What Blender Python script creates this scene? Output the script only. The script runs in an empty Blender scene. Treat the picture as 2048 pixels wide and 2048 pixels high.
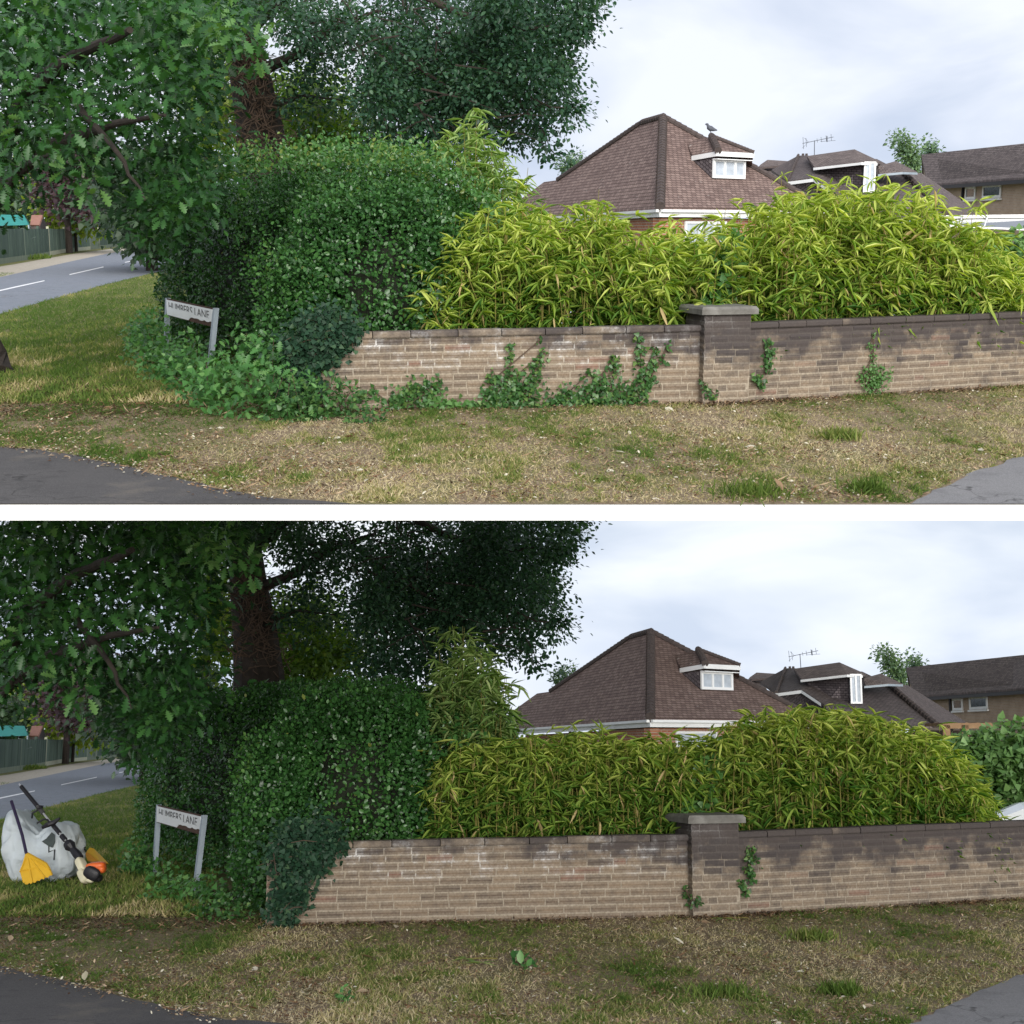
import bpy, bmesh, math, random
import numpy as np
from mathutils import Matrix, Vector

random.seed(4); RNG = np.random.default_rng(11)
C = bpy.context.scene.collection
SC = bpy.context.scene
F = 2800.0                 # focal length in photograph pixels (2048 wide)
# ------------------------------------------------------------------ camera
cam = bpy.data.cameras.new('camera'); cam.sensor_width = 36; cam.lens = 36 * F / 2048
cam.clip_start = .1; cam.clip_end = 3000
cobj = bpy.data.objects.new('camera', cam); C.objects.link(cobj)
cobj.rotation_euler = (math.pi / 2, 0, 0); SC.camera = cobj
# ------------------------------------------------------------------ sky, sun, exposure
SUN_EL, SUN_AZ = math.radians(11), math.radians(200)     # soft sun behind cloud, behind the viewer
w = bpy.data.worlds.new('World'); SC.world = w; w.use_nodes = True
nt = w.node_tree; nt.nodes.clear(); L = nt.links
def N(t, **k):
    n = nt.nodes.new(t)
    for a, b in k.items(): setattr(n, a, b)
    return n
out = N('ShaderNodeOutputWorld'); bg = N('ShaderNodeBackground'); L.new(bg.outputs[0], out.inputs[0])
tc = N('ShaderNodeTexCoord'); sep = N('ShaderNodeSeparateXYZ'); L.new(tc.outputs['Generated'], sep.inputs[0])
ab = N('ShaderNodeMath', operation='ABSOLUTE'); L.new(sep.outputs[2], ab.inputs[0])
ad = N('ShaderNodeMath', operation='ADD'); ad.inputs[1].default_value = .08; L.new(ab.outputs[0], ad.inputs[0])
cmb = N('ShaderNodeCombineXYZ'); L.new(sep.outputs[0], cmb.inputs[0]); L.new(sep.outputs[1], cmb.inputs[1]); L.new(ad.outputs[0], cmb.inputs[2])
sky = N('ShaderNodeTexSky', sky_type='NISHITA', sun_disc=False); sky.sun_elevation = SUN_EL; sky.sun_rotation = SUN_AZ
L.new(cmb.outputs[0], sky.inputs[0])
sk = N('ShaderNodeVectorMath', operation='SCALE'); sk.inputs[3].default_value = .1; L.new(sky.outputs[0], sk.inputs[0])
mp = N('ShaderNodeMapping'); mp.inputs['Scale'].default_value = (5.0, 5.0, 13.0); mp.inputs['Location'].default_value = (1.3, .4, .75)
L.new(tc.outputs['Generated'], mp.inputs[0])
nz = N('ShaderNodeTexNoise'); nz.inputs['Scale'].default_value = 1.0; nz.inputs['Detail'].default_value = 5; nz.inputs['Roughness'].default_value = .5
nz.inputs['Distortion'].default_value = .4
L.new(mp.outputs[0], nz.inputs['Vector'])
rp = N('ShaderNodeValToRGB'); e = rp.color_ramp.elements
e[0].position = .36; e[0].color = (.385, .43, .525, 1); e[1].position = .62; e[1].color = (.575, .598, .652, 1)
L.new(nz.outputs[0], rp.inputs[0])
mx = N('ShaderNodeMix', data_type='RGBA'); mx.inputs[0].default_value = .92
L.new(sk.outputs[0], mx.inputs[6]); L.new(rp.outputs[0], mx.inputs[7])
L.new(mx.outputs[2], bg.inputs[0]); bg.inputs[1].default_value = 1.12
sun = bpy.data.lights.new('sun', 'SUN'); sun.energy = 3.5; sun.angle = math.radians(40); sun.color = (1, .96, .9)
so = bpy.data.objects.new('sun', sun); C.objects.link(so)
so.rotation_euler = (math.pi / 2 - SUN_EL, 0, math.radians(12))
SC.view_settings.view_transform = 'Standard'; SC.view_settings.look = 'None'; SC.view_settings.gamma = 1
SC.view_settings.exposure = 0.64
SC.cycles.max_bounces = 6; SC.cycles.diffuse_bounces = 3; SC.cycles.glossy_bounces = 2; SC.cycles.transmission_bounces = 4
SC.cycles.use_denoising = True

# ------------------------------------------------------------------ the two places (before / after), each level in itself
class Place:
    def __init__(s, horizon, eye, tx, yaw):
        a = math.atan((1024 - horizon) / F)
        s.R = Matrix.Rotation(a, 4, 'X') @ Matrix.Rotation(yaw, 4, 'Z')
        s.eye = Vector((tx, 0, eye)); s.M = s.R @ Matrix.Translation(-s.eye); s.Ri = s.R.inverted()
    def d(s, px, py): return s.Ri @ Vector(((px - 1024) / F, 1, (1024 - py) / F))
    def P(s, px, py, Y):
        d = s.d(px, py); return s.eye + d * ((Y - s.eye.y) / d.y)
    def G(s, px, py, z=0.0):
        d = s.d(px, py); return s.eye + d * ((z - s.eye.z) / d.z)
    def plane(s, px, py, a, b, c):
        n = (b - a).cross(c - a); d = s.d(px, py); return s.eye + d * ((a - s.eye).dot(n) / d.dot(n))
U = Place(460, 1.90, 0.0, 0.0)
D = Place(1482, 1.87, 0.15, 0.0018)
UD = ((U, 'upper'), (D, 'lower'))

# ------------------------------------------------------------------ materials
def newmat(name):
    m = bpy.data.materials.new(name); m.use_nodes = True; m.node_tree.nodes.clear(); return m
class NB:
    def __init__(s, m): s.t = m.node_tree
    def n(s, t, ins=None, **k):
        x = s.t.nodes.new(t)
        for a, b in k.items(): setattr(x, a, b)
        for a, b in (ins or {}).items():
            if hasattr(b, 'is_output'): s.t.links.new(b, x.inputs[a])
            else: x.inputs[a].default_value = b
        return x
    def ramp(s, fac, stops):
        r = s.n('ShaderNodeValToRGB', {0: fac}); el = r.color_ramp.elements
        while len(el) < len(stops): el.new(.5)
        for q, (p, c) in zip(el, stops): q.position = p; q.color = (*c, 1) if len(c) == 3 else c
        return r.outputs[0]
    def noise(s, vec, scale, detail=4, rough=.55):
        return s.n('ShaderNodeTexNoise', {'Vector': vec, 'Scale': scale, 'Detail': detail, 'Roughness': rough}).outputs[0]
    def mix(s, f, a, b, bt='MIX'):
        x = s.n('ShaderNodeMix', data_type='RGBA', blend_type=bt)
        for i, v in ((0, f), (6, a), (7, b)):
            if hasattr(v, 'is_output'): s.t.links.new(v, x.inputs[i])
            else: x.inputs[i].default_value = (*v, 1) if isinstance(v, tuple) and len(v) == 3 else v
        return x.outputs[2]
    def math(s, op, a, b=0.0, c=None):
        d = {0: a, 1: b}
        if c is not None: d[2] = c
        x = s.n('ShaderNodeMath', d, operation=op); return x.outputs[0]
    def mapr(s, v, a, b, c=0., d=1.):
        return s.n('ShaderNodeMapRange', {0: v, 1: a, 2: b, 3: c, 4: d}).outputs[0]
    def obj(s): return s.n('ShaderNodeTexCoord').outputs['Object']
    def uv(s): return s.n('ShaderNodeUVMap').outputs[0]
    def attr(s, name): return s.n('ShaderNodeAttribute', attribute_name=name).outputs['Fac']
    def bump(s, h, st=.4, dist=.02): return s.n('ShaderNodeBump', {'Height': h, 'Strength': st, 'Distance': dist}).outputs[0]
    def finish(s, col, rough=.8, normal=None, spec=.3, metal=0.):
        d = {'Base Color': col if hasattr(col, 'is_output') else (*col, 1), 'Roughness': rough, 'Specular IOR Level': spec, 'Metallic': metal}
        if normal is not None: d['Normal'] = normal
        p = s.n('ShaderNodeBsdfPrincipled', d); s.n('ShaderNodeOutputMaterial', {0: p.outputs[0]}); return p
def plain(name, c, rough=.6, c2=None, scale=6, bump=.15, spec=.3, metal=0.):
    m = newmat(name); b = NB(m); o = b.obj(); nz = b.noise(o, scale)
    c2 = c2 or tuple(x * .7 for x in c)
    b.finish(b.ramp(nz, [(.3, c), (.7, c2)]), rough, b.bump(b.noise(o, scale * 6), bump, .01), spec, metal); return m
def leafmat(name, stops, rough=.45, trans=.25, spec=.4):
    m = newmat(name); b = NB(m); t = b.attr('tint'); col = b.ramp(t, stops)
    p = b.n('ShaderNodeBsdfPrincipled', {'Base Color': col, 'Roughness': rough, 'Specular IOR Level': spec})
    tcol = b.mix(1.0, col, (1.0, 1.0, .45), 'MULTIPLY')
    tr = b.n('ShaderNodeBsdfTranslucent', {'Color': b.mix(1.0, tcol, (1.7, 1.9, 1.2), 'MULTIPLY')})
    ms = b.n('ShaderNodeMixShader', {0: trans, 1: p.outputs[0], 2: tr.outputs[0]}); b.n('ShaderNodeOutputMaterial', {0: ms.outputs[0]}); return m

M = {}
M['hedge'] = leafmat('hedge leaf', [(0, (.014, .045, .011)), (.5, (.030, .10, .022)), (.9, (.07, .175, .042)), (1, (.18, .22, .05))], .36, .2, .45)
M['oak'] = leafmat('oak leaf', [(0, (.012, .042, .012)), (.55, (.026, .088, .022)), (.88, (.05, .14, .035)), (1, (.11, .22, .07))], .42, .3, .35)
M['faroak'] = leafmat('far oak leaf', [(0, (.016, .045, .026)), (.6, (.034, .088, .048)), (1, (.075, .155, .08))], .42, .3, .35)
M['sunny'] = leafmat('back tree leaf', [(0, (.05, .10, .015)), (.6, (.11, .18, .025)), (1, (.22, .27, .04))], .5, .45)
M['darkgreen'] = leafmat('dark tree leaf', [(0, (.012, .03, .014)), (1, (.04, .08, .03))], .5, .15)
M['copper'] = leafmat('copper beech leaf', [(0, (.035, .02, .026)), (1, (.11, .065, .075))], .4, .2)
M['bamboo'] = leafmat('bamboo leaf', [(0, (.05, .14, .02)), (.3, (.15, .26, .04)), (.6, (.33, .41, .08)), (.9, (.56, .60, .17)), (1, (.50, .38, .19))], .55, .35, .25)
M['bamboog'] = leafmat('green bamboo leaf', [(0, (.07, .17, .04)), (.6, (.22, .33, .10)), (1, (.42, .50, .22))], .55, .35, .25)
M['cane'] = plain('bamboo cane', (.22, .19, .06), .5, (.13, .12, .03))
M['ivy'] = leafmat('ivy leaf', [(0, (.018, .06, .014)), (.6, (.045, .12, .03)), (1, (.12, .2, .05))], .4, .15)
M['darkivy'] = leafmat('dark ivy leaf', [(0, (.010, .03, .016)), (.7, (.02, .058, .030)), (1, (.05, .10, .045))], .55, .15, .25)
M['bramble'] = leafmat('bramble leaf', [(0, (.03, .10, .025)), (.6, (.07, .19, .05)), (1, (.15, .29, .09))], .45, .25)
M['climber'] = leafmat('climber leaf', [(0, (.05, .14, .035)), (1, (.12, .24, .07))], .45, .3)
M['grass'] = leafmat('grass blade', [(0, (.06, .11, .02)), (.35, (.13, .18, .04)), (.55, (.25, .24, .09)), (.8, (.42, .34, .19)), (1, (.58, .49, .33))], .7, .2, .15)
M['litter'] = leafmat('leaf litter', [(0, (.035, .02, .013)), (.4, (.14, .075, .04)), (.75, (.34, .24, .15)), (.95, (.44, .34, .24)), (1, (.56, .52, .42))], .75, .1, .15)
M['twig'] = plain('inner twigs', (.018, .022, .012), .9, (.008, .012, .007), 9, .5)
M['bark'] = plain('bark', (.045, .035, .028), .9, (.02, .016, .013), 8, .8)
M['deadivy'] = plain('dead ivy stem', (.12, .08, .056), .9, (.06, .042, .03), 5, .4)
M['white'] = plain('white plastic', (.78, .79, .79), .35, (.68, .69, .69), 2, .03, .5)
M['glass'] = plain('window glass', (.06, .075, .09), .08, (.03, .04, .05), 1.2, 0, .8)
M['curtain'] = plain('net curtain', (.45, .5, .56), .8, (.33, .37, .42), 5, .1)
M['steel'] = plain('galvanised steel', (.30, .36, .41), .5, (.24, .28, .32), 3, .1, .4)
M['black'] = plain('black plastic', (.018, .017, .022), .45, (.012, .012, .014), 4, .1)
M['purple'] = plain('dark purple pole', (.03, .022, .055), .4, (.022, .016, .04))
M['alu'] = plain('aluminium', (.62, .63, .64), .35, (.5, .5, .52), 4, .05, .5, .6)
M['yellow'] = plain('yellow plastic', (.62, .37, .025), .45, (.52, .30, .02), 5, .1)
M['orange'] = plain('orange plastic', (.68, .14, .03), .4, (.6, .11, .02))
M['cream'] = plain('cream plastic', (.62, .58, .42), .5, (.5, .47, .33))
M['concrete'] = plain('pale concrete', (.86, .86, .85), .9, (.80, .80, .79), 2, .1)
M['capstone'] = plain('cap stone', (.20, .195, .18), .95, (.11, .105, .095), 7, .6, .1)
M['timber'] = plain('brown timber', (.27, .17, .09), .8, (.20, .12, .065), 4)
M['carpaint'] = plain('white car paint', (.74, .77, .80), .15, (.70, .73, .76), 1, 0, .6)
M['teal'] = plain('teal canvas', (.03, .24, .21), .7, (.02, .19, .17), 2)
M['antenna'] = plain('aerial metal', (.10, .11, .13), .4)
M['lettering'] = plain('black letter paint', (.03, .03, .03), .7, (.12, .12, .12), 60, 0)
M['rust'] = plain('rusty backing', (.09, .045, .03), .9, (.05, .03, .02), 20)
M['pigeon'] = plain('pigeon feathers', (.10, .11, .13), .7, (.05, .055, .07), 20)
M['bread'] = plain('cut bamboo', (.46, .52, .30), .6, (.36, .44, .2))

def m_ground():
    m = newmat('verge soil'); b = NB(m); o = b.obj()
    o2 = b.n('ShaderNodeMapping', {0: o, 'Scale': (1, .45, 1)}).outputs[0]
    n1 = b.noise(o2, .9, 5, .6); n2 = b.noise(o, 22, 8, .75); n3 = b.noise(o2, 2.6, 4)
    soil = b.ramp(n2, [(.28, (.08, .057, .04)), (.5, (.24, .18, .12)), (.72, (.44, .35, .25))])
    grass = b.ramp(n2, [(.3, (.07, .10, .022)), (.7, (.19, .22, .06))])
    s = b.n('ShaderNodeSeparateXYZ', {0: o})
    far = b.mapr(s.outputs[1], 15.5, 21, 0, .55)          # the lawn side of the verge is green all over
    f = b.math('ADD', b.mapr(b.math('ADD', b.math('MULTIPLY', n1, .5), b.math('MULTIPLY', n3, .5)), .47, .62, 0, .6), far)
    f = b.n('ShaderNodeClamp', {0: f}).outputs[0]
    b.finish(b.mix(f, soil, grass), .95, b.bump(b.noise(o, 30, 6, .7), .8, .03), .1); return m
def m_asph(name, c, c2):
    m = newmat(name); b = NB(m); o = b.obj()
    n1 = b.noise(o, .7, 5, .6); n2 = b.noise(o, 90, 4, .8); n4 = b.noise(o, 2.3, 6, .7)
    col = b.mix(.5, b.ramp(n1, [(.3, c), (.7, c2)]), b.ramp(n2, [(.3, tuple(x * .5 for x in c)), (.7, tuple(x * 1.5 for x in c2))]))
    vo = b.n('ShaderNodeTexVoronoi', {'Vector': o, 'Scale': 55.0}); col = b.mix(b.mapr(vo.outputs[0], .0, .22, .55, 0), col, tuple(min(.6, x * 2.2) for x in c2))
    wv = b.n('ShaderNodeVectorMath', {0: o, 1: b.n('ShaderNodeTexNoise', {'Vector': o, 'Scale': 3.0}).outputs[1]}, operation='ADD').outputs[0]
    cr = b.n('ShaderNodeTexVoronoi', {'Vector': wv, 'Scale': .55}, feature='DISTANCE_TO_EDGE').outputs[0]
    col = b.mix(b.math('MULTIPLY', b.mapr(cr, .0, .012, .8, 0), b.mapr(n1, .45, .6)), col, (.015, .014, .013))
    col = b.mix(b.mapr(n4, .52, .72, 0, .55), col, tuple(x * .45 for x in c)); col = b.mix(b.mapr(b.noise(o, 1.3, 6, .7), .56, .75, 0, .4), col, (.26, .22, .17))
    b.finish(col, .85, b.bump(n2, .7, .01), .25); return m
def m_brick():
    m = newmat('stock brick'); b = NB(m); o = b.obj(); t = b.attr('tint'); mo = b.attr('mortar')
    n1 = b.noise(o, 3, 5, .65); n2 = b.noise(o, 38, 5, .7); n3 = b.noise(o, 1.1, 3)
    brick = b.ramp(t, [(0, (.07, .054, .043)), (.3, (.14, .102, .073)), (.7, (.21, .155, .105)), (.94, (.26, .195, .135)), (1, (.19, .09, .068))])
    brick = b.mix(.42, brick, b.ramp(n2, [(.25, (.07, .054, .042)), (.55, (.21, .155, .11)), (.8, (.36, .28, .21))]))
    brick = b.mix(b.mapr(b.noise(o, 7, 6, .75), .42, .68, 0, .6), brick, (.075, .062, .055))
    mort = b.ramp(n2, [(.3, (.19, .155, .115)), (.7, (.38, .33, .26))])
    col = b.mix(mo, brick, mort)
    sp = b.n('ShaderNodeSeparateXYZ', {0: o}); z = sp.outputs[2]; x = sp.outputs[0]
    soot = b.math('ADD', b.mapr(z, .28, .85, -.42, .36), b.mapr(x, -2.2, 1.6, -.28, .20))
    soot = b.math('ADD', soot, b.math('ADD', b.math('MULTIPLY', n1, 1.6), b.math('MULTIPLY', t, -.35)))
    col = b.mix(b.mapr(soot, .46, .95, 0, .85), col, (.045, .04, .043))
    eff = b.math('MULTIPLY', b.math('MULTIPLY', b.mapr(b.noise(o, 4, 6, .7), .5, .66, 0, .8), b.mapr(b.noise(o, 40, 4, .8), .38, .55, .1, 1)), b.math('MULTIPLY', b.mapr(z, .38, .5), b.mapr(x, 1.6, .2)))
    col = b.mix(b.math('MULTIPLY', eff, b.mapr(mo, .2, 1, .10, 1)), col, (.72, .72, .72))
    b.finish(col, .93, b.bump(n2, .6, .012), .1); return m
def m_housebrick(name, c1, c2, mortar):
    m = newmat(name); b = NB(m)
    br = b.n('ShaderNodeTexBrick', {'Vector': b.uv(), 'Color1': (*c1, 1), 'Color2': (*c2, 1), 'Mortar': (*mortar, 1), 'Scale': 1.0, 'Mortar Size': .012,
                                   'Brick Width': .24, 'Row Height': .078, 'Bias': -.1})
    n = b.noise(b.uv(), 1.7); b.finish(b.mix(b.mapr(n, .4, .7, 0, .35), br.outputs[0], tuple(x * .6 for x in c1)), .9, b.bump(br.outputs[1], -.4, .01), .1); return m
def m_roof(name, cs, sz=(.19, .13)):
    m = newmat(name); b = NB(m); uv = b.uv()
    br = b.n('ShaderNodeTexBrick', {'Vector': uv, 'Color1': (0, 0, 0, 1), 'Color2': (1, 1, 1, 1), 'Mortar': (.5, .5, .5, 1), 'Scale': 1.0, 'Mortar Size': .012,
                                   'Brick Width': sz[0], 'Row Height': sz[1], 'Mortar Smooth': .3})
    t = b.math('ADD', b.math('MULTIPLY', br.outputs[0], .55), b.math('MULTIPLY', b.noise(uv, .8, 4), .45))
    col = b.ramp(t, [(.05, cs[0]), (.5, cs[1]), (.95, cs[2])])
    col = b.mix(b.mapr(br.outputs[1], 0, 1, 0, .75), col, tuple(x * .3 for x in cs[0]))
    lich = b.mapr(b.noise(uv, 5.5, 3, .6), .66, .72)
    col = b.mix(b.math('MULTIPLY', lich, .55), col, (.45, .42, .38))
    sx = b.n('ShaderNodeSeparateXYZ', {0: uv}); fr = b.math('FRACT', b.math('DIVIDE', sx.outputs[1], sz[1]))
    b.finish(col, .85, b.bump(b.math('ADD', b.math('MULTIPLY', fr, -1.), b.math('MULTIPLY', br.outputs[1], -.6)), .9, .03), .15); return m
def m_fence():
    m = newmat('fence boards'); b = NB(m); o = b.obj(); t = b.attr('tint')
    sx = b.n('ShaderNodeSeparateXYZ', {0: o}); n = b.noise(b.n('ShaderNodeMapping', {0: o, 'Scale': (1.5, 1.5, .4)}).outputs[0], 2.2, 5, .7)
    col = b.ramp(b.math('ADD', b.math('MULTIPLY', n, .5), b.math('MULTIPLY', t, .5)), [(.2, (.045, .07, .058)), (.55, (.11, .155, .118)), (.85, (.22, .24, .175))])
    b.finish(col, .9, None, .1); return m
def m_bag():
    m = newmat('woven white bag'); b = NB(m); o = b.obj()
    wv = b.n('ShaderNodeTexWave', {'Vector': o, 'Scale': 60.}).outputs[1]
    b.finish(b.ramp(b.noise(o, 3), [(.3, (.80, .87, .90)), (.7, (.68, .76, .81))]), .55, b.bump(b.math('ADD', b.noise(o, 7, 3), b.math('MULTIPLY', wv, .1)), .9, .05), .3); return m
M['ground'] = m_ground()
M['drive'] = m_asph('dark tarmac', (.062, .059, .06), (.11, .103, .10))
M['road'] = m_asph('road tarmac', (.16, .18, .21), (.21, .225, .255))
M['pave'] = m_asph('grey footway', (.17, .165, .17), (.24, .235, .235))
M['track'] = m_asph('pale gravel', (.34, .30, .24), (.45, .40, .32))
M['paint'] = plain('road paint', (.8, .8, .8), .7, (.7, .7, .7))
M['brick'] = m_brick()
M['redbrick'] = m_housebrick('red house brick', (.30, .115, .065), (.38, .17, .095), (.36, .30, .25))
M['tanbrick'] = m_housebrick('tan house brick', (.42, .30, .22), (.50, .37, .27), (.45, .39, .34))
M['tile'] = m_roof('clay tile', ((.12, .08, .07), (.20, .14, .122), (.29, .21, .18)))
M['tile2'] = m_roof('dark roof tile', ((.085, .07, .07), (.14, .115, .11), (.20, .165, .155)))
M['hiptile'] = plain('hip tile', (.09, .07, .065), .85, (.05, .04, .038), 12, .7)
M['tilehung'] = m_roof('tile hung cheek', ((.06, .05, .055), (.10, .085, .09), (.13, .11, .115)), (.16, .1))
M['fence'] = m_fence()
M['postc'] = plain('concrete post', (.42, .42, .30), .9, (.32, .33, .24), 3)
M['bag'] = m_bag()
M['conifer'] = leafmat('conifer needles', [(0, (.04, .09, .06)), (1, (.16, .25, .10))], .6, .2)
M['gardenhedge'] = leafmat('garden hedge leaf', [(0, (.05, .12, .035)), (1, (.17, .30, .09))], .5, .2)

# ------------------------------------------------------------------ mesh helpers
def mesh(name, V, faces, mat, tint=None, uvs=None, smooth=False, extra=None):
    """faces: list of index lists, or a (n,k) array"""
    me = bpy.data.meshes.new(name)
    V = np.asarray([tuple(v) for v in V] if not isinstance(V, np.ndarray) else V, dtype=np.float32)
    if isinstance(faces, np.ndarray):
        n, k = faces.shape
        me.vertices.add(len(V)); me.vertices.foreach_set('co', V.ravel())
        me.loops.add(n * k); me.loops.foreach_set('vertex_index', faces.astype(np.int32).ravel())
        me.polygons.add(n); me.polygons.foreach_set('loop_start', np.arange(0, n * k, k, dtype=np.int32))
        me.polygons.foreach_set('loop_total', np.full(n, k, dtype=np.int32))
    else:
        me.from_pydata(V.tolist(), [], faces)
    me.update(calc_edges=True)
    for nm, arr in ([('tint', tint)] if tint is not None else []) + list((extra or {}).items()):
        a = me.attributes.new(nm, 'FLOAT', 'POINT'); a.data.foreach_set('value', np.asarray(arr, dtype=np.float32))
    if uvs is not None:
        u = me.uv_layers.new(name='UVMap'); u.data.foreach_set('uv', np.asarray(uvs, dtype=np.float32).ravel())
    if smooth: me.polygons.foreach_set('use_smooth', [True] * len(me.polygons))
    if mat is not None: me.materials.append(mat)
    return me
class Thing:
    """one top-level object: an Empty at the base with mesh children, or one mesh"""
    def __init__(s, name, label, cat, base, kind=None, group=None):
        s.name, s.label, s.cat, s.base, s.kind, s.group = name, label, cat, Vector(base), kind, group
        s.parts = []
    def add(s, name, V, faces, mat, parent=None, label=None, **k):
        b = np.array(s.base, dtype=np.float32)
        V = np.asarray([tuple(v) for v in V] if not isinstance(V, np.ndarray) else V, dtype=np.float32) - b
        s.parts.append([name, mesh(name, V, faces, mat, **k), parent, label]); return len(s.parts) - 1
    def put(s, place, label=None, single=False):
        Mx = place.M @ Matrix.Translation(s.base)
        if single: o = bpy.data.objects.new(s.name, s.parts[0][1])
        else: o = bpy.data.objects.new(s.name, None); o.empty_display_size = .2
        C.objects.link(o); o.matrix_world = Mx
        if s.kind: o['kind'] = s.kind
        if s.kind != 'structure': o['label'] = label or s.label; o['category'] = s.cat
        if s.group: o['group'] = s.group
        if not single:
            made = []
            for nm, me, par, lb in s.parts:
                c = bpy.data.objects.new(nm, me); C.objects.link(c); c.parent = o if par is None else made[par]
                if nm in ('twigs', 'dead_ivy'): c['kind'] = 'stuff'
                if lb: c['label'] = lb
                made.append(c)
        return o
def box(x0, x1, y0, y1, z0, z1):
    V = [(x, y, z) for z in (z0, z1) for y in (y0, y1) for x in (x0, x1)]
    return V, [[0, 2, 3, 1], [4, 5, 7, 6], [0, 1, 5, 4], [2, 6, 7, 3], [0, 4, 6, 2], [1, 3, 7, 5]]
def obox(o, ax, ay, az):
    """box from a corner and three edge vectors"""
    o, ax, ay, az = map(Vector, (o, ax, ay, az))
    V = [o + ax * i + ay * j + az * k for k in (0, 1) for j in (0, 1) for i in (0, 1)]
    return V, [[0, 2, 3, 1], [4, 5, 7, 6], [0, 1, 5, 4], [2, 6, 7, 3], [0, 4, 6, 2], [1, 3, 7, 5]]
def join(*ms):
    V, Fc = [], []
    for v, f in ms:
        k = len(V); V += [tuple(a) for a in v]; Fc += [[i + k for i in q] for q in f]
    return V, Fc
def tube(pts, rad, seg=7, cap=True):
    pts = [Vector(p) for p in pts]; V, Fc = [], []
    if not hasattr(rad, '__len__'): rad = [rad] * len(pts)
    for i, p in enumerate(pts):
        t = (pts[min(i + 1, len(pts) - 1)] - pts[max(i - 1, 0)]).normalized()
        a = t.cross(Vector((0, .3, 1)) if abs(t.z) < .9 else Vector((1, 0, 0))).normalized(); b = t.cross(a)
        for k in range(seg):
            q = 2 * math.pi * k / seg; V.append(p + (a * math.cos(q) + b * math.sin(q)) * rad[i])
    for i in range(len(pts) - 1):
        for k in range(seg):
            a = i * seg + k; b = i * seg + (k + 1) % seg; Fc.append([a, b, b + seg, a + seg])
    if cap: Fc.append(list(range(seg))[::-1]); Fc.append([len(V) - seg + k for k in range(seg)])
    return V, Fc
def slab(poly, th):
    """thick polygon: poly of Vectors, thickness vector th"""
    n = len(poly); V = [Vector(p) for p in poly] + [Vector(p) + th for p in poly]
    return V, [list(range(n)), list(range(2 * n - 1, n - 1, -1))] + [[i, i + n, (i + 1) % n + n, (i + 1) % n] for i in range(n)]
def slab_uv(poly, th, udir):
    """roof polygon with uv: u along udir, v up the slope, metres"""
    V, Fc = slab(poly, th); u = Vector(udir).normalized()
    nrm = (poly[1] - poly[0]).cross(poly[2] - poly[0]).normalized(); v = nrm.cross(u).normalized()
    if v.z < 0: v = -v
    uv = [(V[i].dot(u), V[i].dot(v)) for f in Fc for i in f]
    return V, Fc, uv
def joinuv(*ms):
    V, Fc, uv = [], [], []
    for v, f, q in ms:
        k = len(V); V += [tuple(a) for a in v]; Fc += [[i + k for i in g] for g in f]; uv += q
    return V, Fc, uv
def vnoise(p, scale, seed=0):
    """smooth value noise, p (n,3) -> 0..1"""
    q = p * scale + 100.0; i = np.floor(q).astype(np.int64); f = q - i; f = f * f * (3 - 2 * f); r = np.zeros(len(p))
    for dx in (0, 1):
        for dy in (0, 1):
            for dz in (0, 1):
                h = (i[:, 0] + dx) * 374761393 + (i[:, 1] + dy) * 668265263 + (i[:, 2] + dz) * 2147483647 + seed * 1274126177
                h = (h ^ (h >> 13)) * 1274126177; h = (h ^ (h >> 16)) & 0xffff
                r += h / 65535.0 * (f[:, 0] if dx else 1 - f[:, 0]) * (f[:, 1] if dy else 1 - f[:, 1]) * (f[:, 2] if dz else 1 - f[:, 2])
    return r
# leaf templates: (verts (x across, y along, z up)), faces
T_DIA = (np.array([(0, 0, 0), (.3, .45, .07), (0, 1, -.03), (-.3, .45, .07)]), np.array([[0, 1, 2], [0, 2, 3]]))
T_OVAL = (np.array([(0, 0, 0), (.24, .25, .06), (.28, .6, .05), (0, 1, -.05), (-.28, .6, .05), (-.24, .25, .06)]), np.array([[0, 1, 2, 3], [0, 3, 4, 5]]))
T_BLADE = (np.array([(0, 0, 0), (.06, .22, .0), (.065, .5, -.06), (0, 1, -.26), (-.065, .5, -.06), (-.06, .22, .0)]), np.array([[0, 1, 2, 3], [0, 3, 4, 5]]))
T_CURL = (np.array([(0, 0, .0), (.05, .2, .05), (.07, .5, .03), (.015, 1, -.2), (-.055, .5, .03), (-.05, .2, .05)]), np.array([[0, 1, 2, 3], [0, 3, 4, 5]]))
T_IVY = (np.array([(0, 0, 0), (.42, .12, .05), (.3, .45, .03), (0, 1, -.05), (-.3, .45, .03), (-.42, .12, .05)]), np.array([[0, 1, 2, 3], [0, 3, 4, 5]]))
T_GRASS = (np.array([(-.045, 0, 0), (.045, 0, 0), (.03, .55, .06), (0, 1, .28)]), np.array([[0, 1, 2, 3]]))
def lobed():
    prof = [(0, .015), (.12, .05), (.2, .18), (.27, .07), (.38, .28), (.46, .10), (.57, .35), (.66, .12), (.77, .28), (.84, .12), (.93, .15), (1, .0)]
    V, Fc = [], []
    for y, wd in prof: V += [(-wd, y, .25 * wd - .12 * y * y), (0, y, -.12 * y * y), (wd, y, .25 * wd - .12 * y * y)]
    for i in range(len(prof) - 1):
        a = i * 3; Fc += [[a, a + 1, a + 4, a + 3], [a + 1, a + 2, a + 5, a + 4]]
    return np.array(V), np.array(Fc)
T_OAK = lobed()
def nrmz(a): return a / np.maximum(np.linalg.norm(a, axis=1, keepdims=True), 1e-6)
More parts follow.
